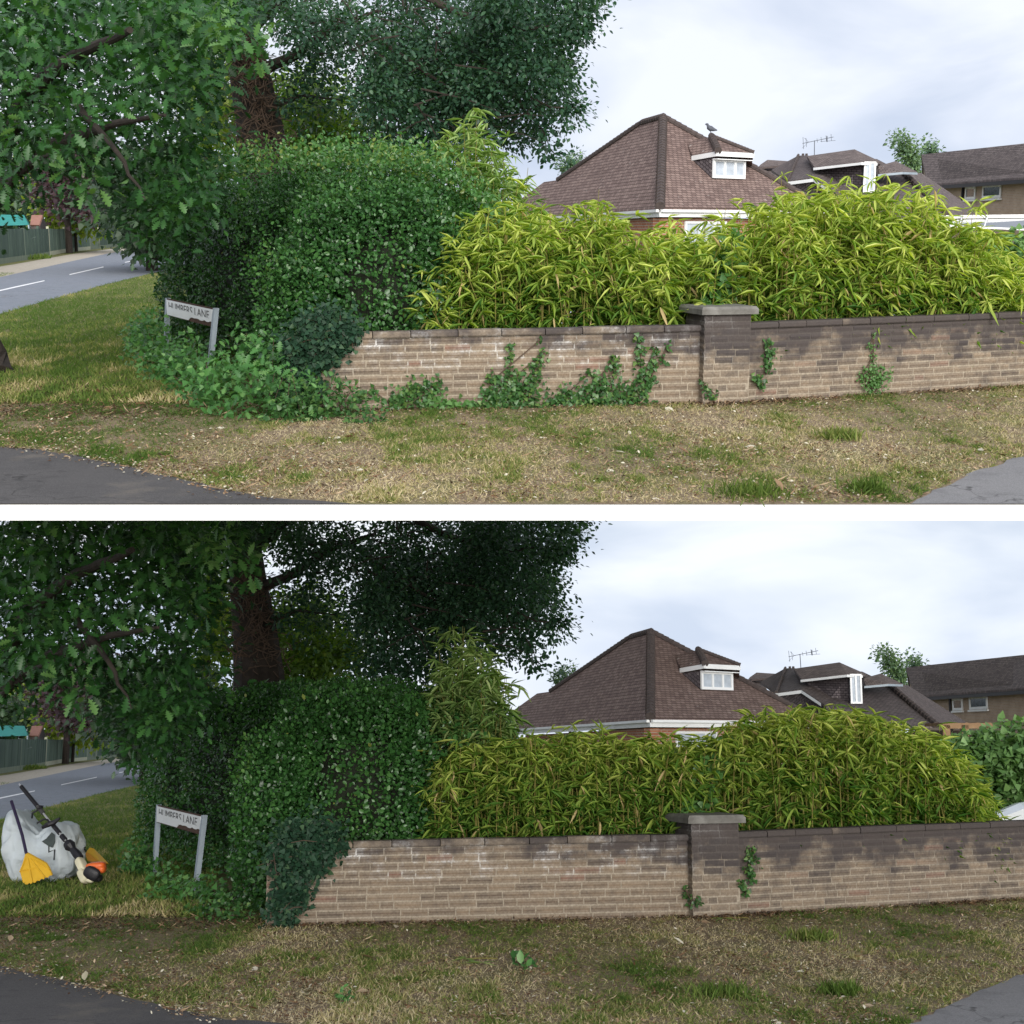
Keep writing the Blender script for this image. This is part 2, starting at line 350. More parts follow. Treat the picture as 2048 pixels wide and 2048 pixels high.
def leaves(pos, dirv, nrm, size, tmpl, tint, wid=1.0):
    d = nrmz(dirv); s = nrmz(np.cross(d, nrm)); n = np.cross(s, d); tv, tf = tmpl; k = len(tv); size = np.broadcast_to(size, (len(pos),))
    V = pos[:, None, :] + size[:, None, None] * (tv[None, :, 0:1] * wid * s[:, None, :] + tv[None, :, 1:2] * d[:, None, :] + tv[None, :, 2:3] * n[:, None, :])
    Fc = (tf[None] + (np.arange(len(pos)) * k)[:, None, None]).reshape(-1, tf.shape[1])
    return V.reshape(-1, 3).astype(np.float32), Fc, np.repeat(tint, k)
def catl(*ls):
    V, Fc, T, k = [], [], [], 0
    for v, f, t in ls: V.append(v); Fc.append(f + k); T.append(t); k += len(v)
    return np.concatenate(V), np.concatenate(Fc), np.concatenate(T)
def rdir(n): return nrmz(RNG.normal(size=(n, 3)))
def inpoly(x, y, poly):
    r = np.zeros(len(x), bool); n = len(poly)
    for i in range(n):
        x0, y0 = poly[i]; x1, y1 = poly[(i + 1) % n]
        c = ((y0 > y) != (y1 > y)) & (x < (x1 - x0) * (y - y0) / (y1 - y0 + 1e-12) + x0); r ^= c
    return r
def pxpts(place, px, py, Y):
    """many pixels at depth Y -> local points"""
    Ri = np.array(place.Ri.to_3x3()); d = np.stack([(px - 1024) / F, np.ones(len(px)), (1024 - py) / F], 1) @ Ri.T
    e = np.array(place.eye); return e + d * ((Y - e[1]) / d[:, 1])[:, None]
def sample_poly(poly, n):
    poly = np.array(poly, float); lo, hi = poly.min(0), poly.max(0); X, Yv = [], []; c = 0
    while c < n:
        x = RNG.uniform(lo[0], hi[0], n * 2); y = RNG.uniform(lo[1], hi[1], n * 2); k = inpoly(x, y, poly); X.append(x[k]); Yv.append(y[k]); c += k.sum()
    return np.concatenate(X)[:n], np.concatenate(Yv)[:n]

# ================================================================== GROUND
def gpoly(pts, z, place=U): return [place.G(a, b, z) for a, b in pts]
DRIVE_PX = [(-120, 884), (32, 896), (90, 899), (150, 912), (217, 925), (262, 934), (308, 947), (370, 960), (435, 976), (490, 986), (543, 994), (620, 1000), (700, 1006), (760, 1060), (760, 1300), (-400, 1300)]
PAVE_PX = [(2200, 868), (2016, 921), (1985, 934), (1950, 943), (1900, 967), (1855, 985), (1820, 1005), (1770, 1050), (1700, 1300), (2800, 1300)]
ROAD_PX = [(-300, 700), (-120, 660), (32, 619), (90, 602), (145, 587), (215, 568), (290, 550), (330, 541), (400, 520), (400, 483), (330, 489), (290, 495), (215, 507), (145, 522), (32, 547), (-120, 582), (-300, 622)]
TRACK_PX = [(-300, 622), (-120, 582), (32, 547), (145, 522), (215, 507), (290, 495), (400, 483), (400, 481), (290, 489.5), (235, 496), (145, 508), (32, 528), (-120, 552), (-300, 580)]
def wiggle(P, amp, step):
    out_ = []
    for i, p in enumerate(P):
        q = P[(i + 1) % len(P)]; n = max(1, int((q - p).length / step))
        if (q - p).length > 12: n = 1
        for k in range(n):
            r = p.lerp(q, k / n); out_.append(r + Vector((random.uniform(-amp, amp), random.uniform(-amp, amp), 0)) if n > 1 else r)
    return out_
FRONT = U.G(1024, 1008.5).y
HW = lambda y: .38 * y + 1.3
def build_ground(pl, tag):
    if tag == 'upper':
        ys = (FRONT, 300.0); hw = HW
        v_ = lambda x, y: Vector((x, y, 0))
        # verge, lane side and house plots; the stretch of garden nobody sees behind hedge and bamboo is left open as a light well for the lower place
        P = [v_(-hw(ys[0]), ys[0]), v_(hw(ys[0]), ys[0]), v_(hw(20.3), 20.3), v_(hw(38), 38), v_(hw(120), 120), v_(-3, 120), v_(-3, 39), v_(.29 * 39, 39), v_(.29 * 20.3, 20.3), v_(-.3, 20.3), v_(-3.2, 34), v_(-7.6, 36), v_(-.2 * 300, 300), v_(-hw(300), 300)]
        t = Thing('terrace', '', '', (0, FRONT, 0), 'structure')
        v, f = slab([p + Vector((0, 0, -.004)) for p in P], Vector((0, 0, -.113))); t.add('terrace', v, f, M['concrete']); t.put(pl, single=True)
    else:
        P = [Vector((-60, -8, 0)), Vector((60, -8, 0)), Vector((700, 900, 0)), Vector((-700, 900, 0))]
    t = Thing('ground', '', '', (0, 0, 0), 'structure'); t.add('ground', P, [list(range(len(P)))], M['ground']); t.put(pl, single=True)
    def clip(poly):      # nothing in front of the terrace edge
        if tag == 'lower': return poly
        for g in (lambda p: p.y - FRONT, lambda p: p.x + HW(p.y), lambda p: HW(p.y) - p.x):
            o = []
            for i, p in enumerate(poly):
                q = poly[(i + 1) % len(poly)]; a, b_ = g(p), g(q)
                if a >= 0: o.append(p)
                if (a >= 0) != (b_ >= 0): o.append(p.lerp(q, a / (a - b_)))
            poly = o
        return poly
    for nm, px, mt, z, am in (('driveway', DRIVE_PX, 'drive', .004, .035), ('pavement', PAVE_PX, 'pave', .004, .03), ('road', ROAD_PX, 'road', .004, .0), ('gravel_path', TRACK_PX, 'track', .004, 0)):
        poly = clip(wiggle(gpoly(px, z), am, .15))
        t = Thing(nm, '', '', (0, 0, 0), 'structure'); t.add(nm, poly, [list(range(len(poly)))], M[mt]); t.put(pl, single=True)
    dashes = [[(-40, 591), (-40, 589), (30, 573), (89, 560.5), (89, 562.2), (32, 575)], [(139, 550), (139, 548.3), (207, 533), (207, 534.6)], [(250, 525.3), (250, 524), (290, 516.5), (290, 517.5)]]
    Vs = join(*[([U.G(a, b, .008) for a, b in dd], [list(range(len(dd)))]) for dd in dashes])
    t = Thing('road_marking', '', '', (0, 0, 0), 'structure'); t.add('road_marking', *Vs, M['paint']); t.put(pl, single=True)
for pl, tg in UD: build_ground(pl, tg)

drv = [(p.x, p.y) for p in gpoly(DRIVE_PX, 0)]; pav = [(p.x, p.y) for p in gpoly(PAVE_PX, 0)]; rod = [(p.x, p.y) for p in gpoly(ROAD_PX, 0)]
# wall line (local ground plan)
WA, WB, WC, WD = Vector((-2.35, 14.85, 0)), Vector((2.10, 15.62, 0)), Vector((2.62, 15.72, 0)), Vector((7.3, 17.75, 0))
def wall_y(x):
    return np.where(x < WB.x, WA.y + (x - WA.x) * (WB.y - WA.y) / (WB.x - WA.x), WC.y + (x - WC.x) * (WD.y - WC.y) / (WD.x - WC.x))
def grass_pts(n, y0, y1, x0=None, x1=None):
    y = y0 * (y1 / y0) ** RNG.random(n); x = (RNG.random(n) * 2 - 1) * (.40 * y + .3)
    k = ~(inpoly(x, y, drv) | inpoly(x, y, pav) | inpoly(x, y, rod)); return x[k], y[k]
def build_grass(pl, tg):
    sd = 5 if tg == 'upper' else 6
    x, y = grass_pts(430000, FRONT + .05 if tg == 'upper' else 9.0, 17.5)
    k = (y < wall_y(x) - .02) | ((x < -2.3)); x, y = x[k], y[k]
    p = np.stack([x, y, np.zeros(len(x))], 1)
    ps_ = p * np.array((1, .42, 1)); tuft = vnoise(ps_, 2.2, sd) * .35 + vnoise(ps_, 6, 4) * .35 + vnoise(ps_, 17, 6) * .3; green = vnoise(ps_, 1.0, 7) * .4 + tuft * .6
    keep = RNG.random(len(x)) < np.clip((tuft - .38) * 2.6, .24, 1); p, tuft, green = p[keep], tuft[keep], green[keep]; n = len(p)
    leftg = np.clip((-2.2 - p[:, 0]) * .25, 0, .25) + np.clip((p[:, 1] - 13.5) * .05, 0, .1)
    tint = np.clip(1.0 - (green + leftg - .36) * 2.3 + RNG.normal(0, .24, n), 0, 1)
    size = (.026 + .05 * np.clip(tuft - .35, 0, 1)) * RNG.uniform(.6, 1.5, n)
    d = np.stack([RNG.normal(0, .75, n), RNG.normal(0, .75, n), RNG.uniform(.15, 1, n)], 1)
    A = leaves(p, d, rdir(n), size, T_GRASS, tint, 1.15)
    # lawn further left
    y = 15.5 * (64 / 15.5) ** RNG.random(150000); x = -.03 * y - RNG.random(len(y)) * .4 * y
    k = ~inpoly(x, y, rod) & (x < -.17 * y - .5 + .0 * y); x, y = x[k], y[k]; n = len(x)
    p = np.stack([x, y, np.zeros(n)], 1); pq = p * np.array((1, .3, 1)); g = vnoise(pq, 1.3, 9) * .5 + vnoise(pq, 5, 12) * .5; tint = np.clip(.42 - (g - .45) * 1.3 - np.clip((y - 19) * .03, 0, .25) + RNG.normal(0, .16, n), 0, 1)
    d = np.stack([RNG.normal(0, .5, n), RNG.normal(0, .5, n), RNG.uniform(.3, 1, n)], 1)
    B = leaves(p, d, rdir(n), .07 * RNG.uniform(.6, 1.5, n), T_GRASS, tint, 1.6)
    # far grass strip under the fence
    q = pxpts(U, RNG.uniform(-10, 130, 6000), np.full(6000, 500.), np.full(6000, 100.)); q[:, 1] = RNG.uniform(84, 96, 6000) + (q[:, 0] + 35) * .3; q[:, 2] = 0
    Cc = leaves(q, np.stack([RNG.normal(0, .4, 6000), RNG.normal(0, .4, 6000), np.ones(6000)], 1), rdir(6000), .3 * RNG.uniform(.5, 1.4, 6000), T_GRASS, RNG.uniform(0, .4, 6000), 2.5)
    v, f, t_ = catl(A, B, Cc)
    t = Thing('grass', 'patchy dry verge grass with greener tufts in the %s picture' % tg, 'grass', (0, 0, 0), 'stuff'); t.add('grass', v, f, M['grass'], tint=t_); t.put(pl, single=True)
    # leaf litter
    x, y = grass_pts(110000, FRONT + .05 if tg == 'upper' else 9.0, 18)
    k = (y < wall_y(x) - .02) | (x < -2.3); x, y = x[k], y[k]
    wl = np.exp(-np.clip(wall_y(x) - y, 0, 9) / .35); pr = vnoise(np.stack([x, y * .45, x * 0], 1), 2.4, 8) * .6 + .4 * vnoise(np.stack([x, y * .45, x * 0], 1), 9, 8)
    kk = RNG.random(len(x)) < np.clip((pr - .38) * 1.2 + wl * .8, .08, 1); x, y, wl = x[kk], y[kk], wl[kk]
    # leaves heaped at the wall foot
    m = 5200; wx_ = RNG.uniform(-2.0, 7.0, m); wk = RNG.random(m) < np.clip(vnoise(np.stack([wx_, wx_ * 0, wx_ * 0], 1), 1.3, 5) * 1.6 - .25, .1, 1); wx_ = wx_[wk]; wy_ = wall_y(wx_) - .03 - np.abs(RNG.normal(0, .16, len(wx_)))
    x = np.concatenate([x, wx_]); y = np.concatenate([y, wy_]); wl = np.concatenate([wl, np.clip(RNG.normal(.9, .25, len(wx_)), .2, 1)])
    # a few strays on the tarmac edge
    ex = RNG.choice(len(DRIVE_PX) - 6, 700); dr = np.array(drv); tt = RNG.random(700)[:, None]; pp = dr[ex] * (1 - tt) + dr[ex + 1] * tt + RNG.normal(0, .10, (700, 2))
    pp = pp[pp[:, 1] > FRONT + .05]; n2 = len(pp)
    p = np.concatenate([np.stack([x, y, RNG.uniform(.006, .03, len(x))], 1), np.concatenate([pp, np.full((n2, 1), .012)], 1)]); n = len(p)
    tint = np.clip(np.concatenate([.55 - .42 * wl, np.full(n2, .75)]) + RNG.normal(0, .32, n), 0, 1)
    d = np.stack([RNG.normal(size=n), RNG.normal(size=n), RNG.normal(0, .25, n)], 1); nr = np.stack([RNG.normal(0, .35, n), RNG.normal(0, .35, n), np.ones(n)], 1)
    big = RNG.random(n) < .004
    A = leaves(p, d, nr, np.where(big, .10, .030) * RNG.uniform(.5, 1.4, n), T_OVAL, np.where(big, np.clip(tint + .35, 0, 1), tint), .8)
    st = RNG.choice(n, 900); ps = p[st] + RNG.normal(0, .1, (900, 3)) * (1, 1, 0); ps[:, 2] = .015   # dry stalks
    okk = (ps[:, 1] > FRONT + .2) & ((ps[:, 1] < wall_y(ps[:, 0]) - .05) | (ps[:, 0] < -2.3)); ps = ps[okk]; ns = len(ps)
    B = leaves(ps, np.stack([RNG.normal(size=ns), RNG.normal(size=ns), RNG.uniform(0, .2, ns)], 1), np.tile((0, 0, 1.), (ns, 1)), RNG.uniform(.03, .12, ns), (T_GRASS[0], np.array([[0, 1, 2, 3]])), RNG.uniform(.3, .9, ns), .55)
    v, f, t_ = A; v2, f2, t2 = B; v, f, t_ = catl((v, f, t_), (v2, f2, t2))
    t = Thing('leaf_litter', 'brown fallen leaves and stalks over the verge in the %s picture' % tg, 'leaves', (0, 0, 0), 'stuff'); t.add('leaf_litter', v, f, M['litter'], tint=t_); t.put(pl, single=True)
for pl, tg in UD: build_grass(pl, tg)

# ================================================================== GARDEN WALL
def brickrun(p0, p1, top0, top1, rows, bl, seed, z0=-.02, shell=True):
    rnd = random.Random(seed); d = p1 - p0; ln = d.length; d = d / ln; nv = Vector((d.y, -d.x, 0))    # outward (towards the road)
    V, Fc, T, Mo = [], [], [], []
    def q(P, t, m):
        k = len(V); V.extend(tuple(a) for a in P); Fc.append([k, k + 1, k + 2, k + 3]); T.extend([t] * 4); Mo.extend([m] * 4)
    top = lambda s: top0 + (top1 - top0) * s / ln
    # mortar face, cut finely
    n = int(ln / .2) + 1
    for i in range(n):
        s0, s1 = ln * i / n, ln * (i + 1) / n
        for j in range(6):
            a, b_ = j / 6, (j + 1) / 6
            z = lambda s, f: z0 + (top(s) - z0) * f
            q([p0 + d * s0 + Vector((0, 0, z(s0, a))), p0 + d * s1 + Vector((0, 0, z(s1, a))), p0 + d * s1 + Vector((0, 0, z(s1, b_))), p0 + d * s0 + Vector((0, 0, z(s0, b_)))], .5, 1)
    bk = nv * -.215
    if shell: q([p1 + bk + Vector((0, 0, z0)), p0 + bk + Vector((0, 0, z0)), p0 + bk + Vector((0, 0, top0)), p1 + bk + Vector((0, 0, top1))], .5, 1)
    if shell: q([p0 + bk + Vector((0, 0, z0)), p0 + Vector((0, 0, z0)), p0 + Vector((0, 0, top0)), p0 + bk + Vector((0, 0, top0))], .5, 1)
    if shell: q([p1 + Vector((0, 0, z0)), p1 + bk + Vector((0, 0, z0)), p1 + bk + Vector((0, 0, top1)), p1 + Vector((0, 0, top1))], .5, 1)
    if shell: q([p0 + Vector((0, 0, top0)), p1 + Vector((0, 0, top1)), p1 + bk + Vector((0, 0, top1)), p0 + bk + Vector((0, 0, top0))], .5, 1)
    for r in range(rows):
        s = -rnd.random() * bl
        while s < ln:
            w_ = bl * rnd.choice((1, 1, 1, .95, .5, 1.05)); a, b_ = max(s + .006, .004), min(s + w_ - .006, ln - .004); s += w_
            if b_ - a < .03: continue
            h = lambda x, f: z0 + (top(x) - z0) * f
            j = rnd.uniform(-.003, .003); pr = rnd.uniform(.002, .008); f0, f1 = (r + .11) / rows, (r + .91) / rows; t = min(1, max(0, rnd.gauss(.5, .26)))
            B = [p0 + d * x + nv * e + Vector((0, 0, h(x, f) + j)) for e in (0, pr) for x, f in ((a, f0), (b_, f0), (b_, f1), (a, f1))]
            e_ = .004
            B[4:] = [p0 + d * x + nv * (pr + rnd.uniform(-.001, .001)) + Vector((0, 0, h(x, f) + j)) for x, f in ((a + e_, f0 + .03), (b_ - e_, f0 + .03), (b_ - e_, f1 - .03), (a + e_, f1 - .03))]
            q(B[4:8], t, 0)
            for u, v in ((0, 1), (1, 2), (2, 3), (3, 0)): q([B[u], B[v], B[v + 4], B[u + 4]], t, .35)
    return V, Fc, T, Mo
def coping(p0, p1, t0, t1, seg, seed):
    rnd = random.Random(seed); d = p1 - p0; ln = d.length; d /= ln; nv = Vector((d.y, -d.x, 0)); ms, T = [], []; s = 0
    while s < ln - .05:
        l = min(seg * rnd.uniform(.8, 1.2), ln - s); zz = [t0 + (t1 - t0) * x / ln for x in (s, s + l)]; hh = .068 + rnd.uniform(-.003, .004); g = .005; k = rnd.uniform(-.004, .004)
        prof = [(-.24, 0), (-.24, hh * .75), (-.20, hh * .97), (-.05, hh * 1.08), (.02, hh), (.034, hh * .72), (.034, hh * .2), (.026, 0)]
        A = [p0 + d * (s + g) + nv * (a + k) + Vector((0, 0, zz[0] + .004 + b_)) for a, b_ in prof]; B = [p0 + d * (s + l - g) + nv * (a + k) + Vector((0, 0, zz[1] + .004 + b_)) for a, b_ in prof]
        n = len(prof); ms.append((A + B, [list(range(n)), list(range(2 * n - 1, n - 1, -1))] + [[i, i + n, (i + 1) % n + n, (i + 1) % n] for i in range(n)])); T += [rnd.random()] * (2 * n); s += l
    v, f = join(*ms); return v, f, T
gw = Thing('garden_wall', '', 'wall', (1.0, 15.6, 0))
v, f, t, mo = brickrun(WA, WB, .755, .795, 10, .29, 1); gw.add('wall_panel', v, f, M['brick'], tint=t, extra={'mortar': mo})
v, f, t, mo = brickrun(WC, WD, .815, .85, 11, .29, 2); gw.add('wall_panel', v, f, M['brick'], tint=t, extra={'mortar': mo})
v, f, t = coping(WA, WB, .755, .795, .45, 3); gw.add('coping', v, f, M['brick'], tint=t, extra={'mortar': [.45] * len(v)})
v, f, t = coping(WC, WD, .815, .85, .45, 4); gw.add('coping', v, f, M['brick'], tint=t, extra={'mortar': [.45] * len(v)})
# pillar: rotated square pier
pd = Vector((math.cos(.27), math.sin(.27), 0)); pn = Vector((pd.y, -pd.x, 0)); pc = (WB + WC) / 2 + pn * -.10
c0 = pc - pd * .275 + pn * .20; c1 = pc + pd * .275 + pn * .20; c2 = c1 - pn * .55; c3 = c0 - pn * .55
runs = [brickrun(a, b_, .985, .985, 13, .22, 20 + i, shell=False) for i, (a, b_) in enumerate(((c0, c1), (c1, c2), (c2, c3), (c3, c0)))]
PV, PF, PT, PM = [], [], [], []
for v, f, t, mo in runs:
    k = len(PV); 
    PV += v; PF += [[i + k for i in g] for g in f]; PT += t; PM += mo
pi_ = gw.add('pillar', PV, PF, M['brick'], tint=PT, extra={'mortar': PM})
def capblock(e, z0, z1, inset=0):
    a = [c0 + (-pd + pn) * e, c1 + (pd + pn) * e, c2 + (pd - pn) * e, c3 + (-pd - pn) * e]; m_ = sum(a, Vector()) / 4
    return [p + Vector((0, 0, z0)) for p in a] + [p.lerp(m_, inset) + Vector((0, 0, z1)) for p in a], [[3, 2, 1, 0], [4, 5, 6, 7]] + [[i, (i + 1) % 4, (i + 1) % 4 + 4, i + 4] for i in range(4)]
v, f = join(capblock(.062, .989, 1.045), capblock(.062, 1.0452, 1.075, .06)); gw.add('cap', v, f, M['capstone'], parent=pi_)
gw.put(U, 'weathered brick garden wall overgrown with ivy in the upper picture'); gw.put(D, 'weathered brick garden wall cleared of weeds in the lower picture')
WALLN = pn

# ================================================================== STREET SIGN
def build_sign(pl, tg, pxs):
    (lx, ly), (rx, ry), (lbx, lby), (rbx, rby) = pxs           # post tops, post bottoms (pixels)
    dl, dr = 20.4, 18.0
    Lt, Rt, Lb, Rb = pl.P(lx, ly, dl), pl.P(rx, ry, dr), pl.G(lbx, lby), pl.G(rbx, rby)
    Lb.y = dl; Rb.y = dr; Lb = Vector((Lb.x, dl, 0)); Rb = Vector((Rb.x, dr, 0))
    Lb.x = pl.P(lbx, lby, dl).x; Rb.x = pl.P(rbx, rby, dr).x
    along = (Rt - Lt); along.z = 0; along.normalize(); nv = Vector((along.y, -along.x, 0))
    t = Thing('street_sign', 'worn white street name sign on grey steel posts, %s' % ('in brambles of the upper picture' if tg == 'upper' else 'clear of brambles in the lower picture'), 'street sign', (Lb + Rb) / 2)
    for a, b_ in ((Lb, Lt), (Rb, Rt)):
        v, f = obox(b_ - along * .045 - nv * .03, along * .09, nv * .06, (a - b_) + Vector((0, 0, -.2))); t.add('post', v, f, M['steel'])
    o = Lt + along * .05 + nv * .031 - Vector((0, 0, .02)); e = Rt - along * .05 + nv * .031 - Vector((0, 0, .02)); dn = Vector((0, 0, -.215)); wv = e - o
    # white plate with a chipped lower edge, rusty backing board behind
    rnd = random.Random(3); low = [o + wv * s + dn * (1 - (0 if s < .52 else .17 + .1 * rnd.random())) for s in np.linspace(0, 1, 25)]
    poly = [o, e] + low[::-1]; v, f = slab(poly, nv * .008); bd = t.add('board', v, f, M['white'])
    v, f = obox(o - nv * .02 + Vector((0, 0, .018)), wv, nv * .017, dn * 1.04 + Vector((0, 0, -.02))); t.add('backing', v, f, M['rust'], parent=bd)
    cu = bpy.data.curves.new('txt', 'FONT'); cu.body = 'HUMBERS LANE'; cu.size = 1; cu.extrude = 0; to = bpy.data.objects.new('txt', cu); C.objects.link(to)
    dg = bpy.context.evaluated_depsgraph_get(); me = bpy.data.meshes.new_from_object(to.evaluated_get(dg)); bpy.data.objects.remove(to)
    bm = bmesh.new(); bm.from_mesh(me); xs = [q.co.x for q in bm.verts]; ysv = [q.co.y for q in bm.verts]; x0, x1, y0, y1 = min(xs), max(xs), min(ysv), max(ysv)
    sp = x0 + (x1 - x0) * .62
    # weathering: most of the first word keeps only the tops of its letters
    bmesh.ops.bisect_plane(bm, geom=bm.verts[:] + bm.edges[:] + bm.faces[:], plane_co=(sp, 0, 0), plane_no=(1, 0, 0))
    for sl, cut in ((lambda q: q.calc_center_median().x < sp, y0 + (y1 - y0) * .30), (lambda q: q.calc_center_median().x >= sp, y0 + (y1 - y0) * .12)):
        fs = [q for q in bm.faces if sl(q)]; g = list({x for q in fs for x in list(q.verts) + list(q.edges)}) + fs
        bmesh.ops.bisect_plane(bm, geom=g, plane_co=(0, cut, 0), plane_no=(0, 1, 0), clear_inner=True)
    V = []; wl = wv.length; ux = wv / wl
    for q in bm.verts:
        a, b_ = (q.co.x - x0) / (x1 - x0), (q.co.y - y0) / (y1 - y0); V.append(o + ux * (wl * (.06 + .88 * a)) + dn * (.62 - .5 * b_) + nv * .0105)
    bm.verts.index_update(); t.add('lettering', V, [[q.index for q in fc.verts] for fc in bm.faces], M['lettering'], parent=bd); bm.free()
    t.put(pl)
build_sign(U, 'upper', ((336, 596), (432, 616), (328, 722), (413, 760)))
build_sign(D, 'lower', ((318, 1609), (409, 1630), (309, 1735), (388, 1776)))

# ================================================================== HEDGE
def superell(n, c, h, e, top=True):
    """points on a rounded box (upper part), with outward normals"""
    a, b_, z = h; ar = np.array([b_ * z, b_ * z, a * z, a * z, a * b_ * 1.6]); k = RNG.choice(5, n, p=ar / ar.sum()); u = RNG.uniform(-1, 1, (n, 3))
    ax = np.array([0, 0, 1, 1, 2])[k]; sg = np.array([1, -1, 1, -1, 1])[k]; u[np.arange(n), ax] = sg; u[:, 2] = np.where(ax == 2, u[:, 2], u[:, 2])
    r = (np.abs(u) ** e).sum(1) ** (-1 / e); u = u * r[:, None]; p = u * np.array(h) + np.array(c)
    nn = np.sign(u) * np.abs(u) ** (e - 1) / np.array(h); return p, nrmz(nn)
def core(c, h, e, k=18, sd=1, amp=.1):
    bm = bmesh.new(); bmesh.ops.create_cube(bm, size=2); bmesh.ops.subdivide_edges(bm, edges=bm.edges[:], cuts=k, use_grid_fill=True)
    u = np.array([q.co[:] for q in bm.verts]); r = (np.abs(u) ** e).sum(1) ** (-1 / e); u = u * r[:, None]; p = u * np.array(h) + np.array(c)
    p += (nrmz(u)) * ((vnoise(p, 2.2, sd) - .5) * 2 * amp)[:, None]; Fc = [[q.index for q in f.verts] for f in bm.faces]; bm.free(); return p.astype(np.float32), Fc
def build_hedge(pl, tg):
    over = tg == 'upper'
    if over: blobs = [((-2.86, 19.95, 1.14), (4.4, 1.25, 1.32), 3.4, 90000, -1.02), ((-1.58, 17.25, 1.16), (1.1, 1.4, 1.22), 3.2, 42000, .1), ((-2.38, 16.3, .72), (.46, .75, .9), 2.6, 12000, -.2)]
    else: blobs = [((-2.86, 20.0, 1.26), (4.4, 1.25, 1.34), 4.4, 90000, -1.02), ((-1.70, 17.25, 1.22), (.98, 1.38, 1.24), 4.5, 40000, .1), ((-2.42, 16.3, .9), (.46, .75, 1.1), 2.8, 14000, -.2)]
    Ls, cores = [], []
    for i, (c, h, e, n, rz) in enumerate(blobs):
        p, nn = superell(n, (0, 0, 0), h, e); Rz = np.array(Matrix.Rotation(rz, 3, 'Z')); p = p @ Rz.T + np.array(c); nn = nn @ Rz.T; am = .34 if over else .17
        lump = (vnoise(p, 1.5, 3 + i) - .5) * am * 1.2 + (vnoise(p, 4.2, 5) - .5) * am; deep = RNG.random(n) ** 1.5 * .34
        if over: up = np.clip(nn[:, 2], 0, 1) ** 2; lump += up * (RNG.random(n) ** 5) * .45
        p = p + nn * (lump - deep)[:, None]
        k = ((nn[:, 1] < .5) | (nn[:, 2] > .3)) & (p[:, 2] > .02) & ~((p[:, 1] < wall_y(p[:, 0]) + .23) & (p[:, 0] > -2.0) & (p[:, 2] < .86)); p, nn = p[k], nn[k]; n = len(p)
        hole = (vnoise(p, 3.1, 21) > .63) & (RNG.random(n) < .45); k = ~hole | (RNG.random(n) < .1); p, nn = p[k], nn[k]; n = len(p)
        d = nn * .5 + rdir(n) * .9 + np.array((0, 0, .1)); nr = nn + np.array((0, 0, .6)) + rdir(n) * .75
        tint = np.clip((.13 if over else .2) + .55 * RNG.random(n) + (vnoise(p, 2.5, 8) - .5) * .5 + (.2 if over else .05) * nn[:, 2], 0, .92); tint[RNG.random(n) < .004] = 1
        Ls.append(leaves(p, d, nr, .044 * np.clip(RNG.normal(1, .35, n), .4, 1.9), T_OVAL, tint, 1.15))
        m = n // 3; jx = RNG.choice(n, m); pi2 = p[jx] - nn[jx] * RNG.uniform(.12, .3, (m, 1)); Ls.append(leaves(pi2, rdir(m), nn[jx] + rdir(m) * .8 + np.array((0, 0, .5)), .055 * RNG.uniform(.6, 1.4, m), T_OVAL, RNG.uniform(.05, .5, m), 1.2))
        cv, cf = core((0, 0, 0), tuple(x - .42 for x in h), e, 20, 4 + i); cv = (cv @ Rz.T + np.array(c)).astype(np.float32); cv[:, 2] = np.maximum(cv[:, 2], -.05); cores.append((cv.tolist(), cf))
    if over:                          # long stray shoots on top
        m = 640; px = RNG.uniform(330, 1000, m); b0 = pxpts(U, px, np.interp(px, [330, 430, 520, 700, 860, 930, 1000], [430, 365, 338, 330, 345, 385, 440]), RNG.uniform(16.4, 18.5, m))
        for j in range(9):
            dv = np.stack([RNG.normal(0, .12, m), RNG.normal(0, .1, m), np.full(m, 1.)], 1); q = b0 + dv * ((j + .5) * .042 * RNG.uniform(.2, 1.2, m))[:, None] + RNG.normal(0, .012, (m, 3))
            Ls.append(leaves(q, rdir(m) + dv * .4, rdir(m) + np.array((0, -.3, .6)), .055 * RNG.uniform(.6, 1.2, m), T_OVAL, RNG.uniform(.62, .99, m), 1.1))
    v, f, t_ = catl(*Ls)
    t = Thing('hedge', 'tall dark green hedge with ' + ('ragged untrimmed shoots along its top, upper picture' if over else 'a freshly clipped flat top, lower picture'), 'hedge', (-2.8, 17.5, 0))
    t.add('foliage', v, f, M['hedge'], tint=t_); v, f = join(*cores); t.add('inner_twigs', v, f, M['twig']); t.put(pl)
for pl, tg in UD: build_hedge(pl, tg)

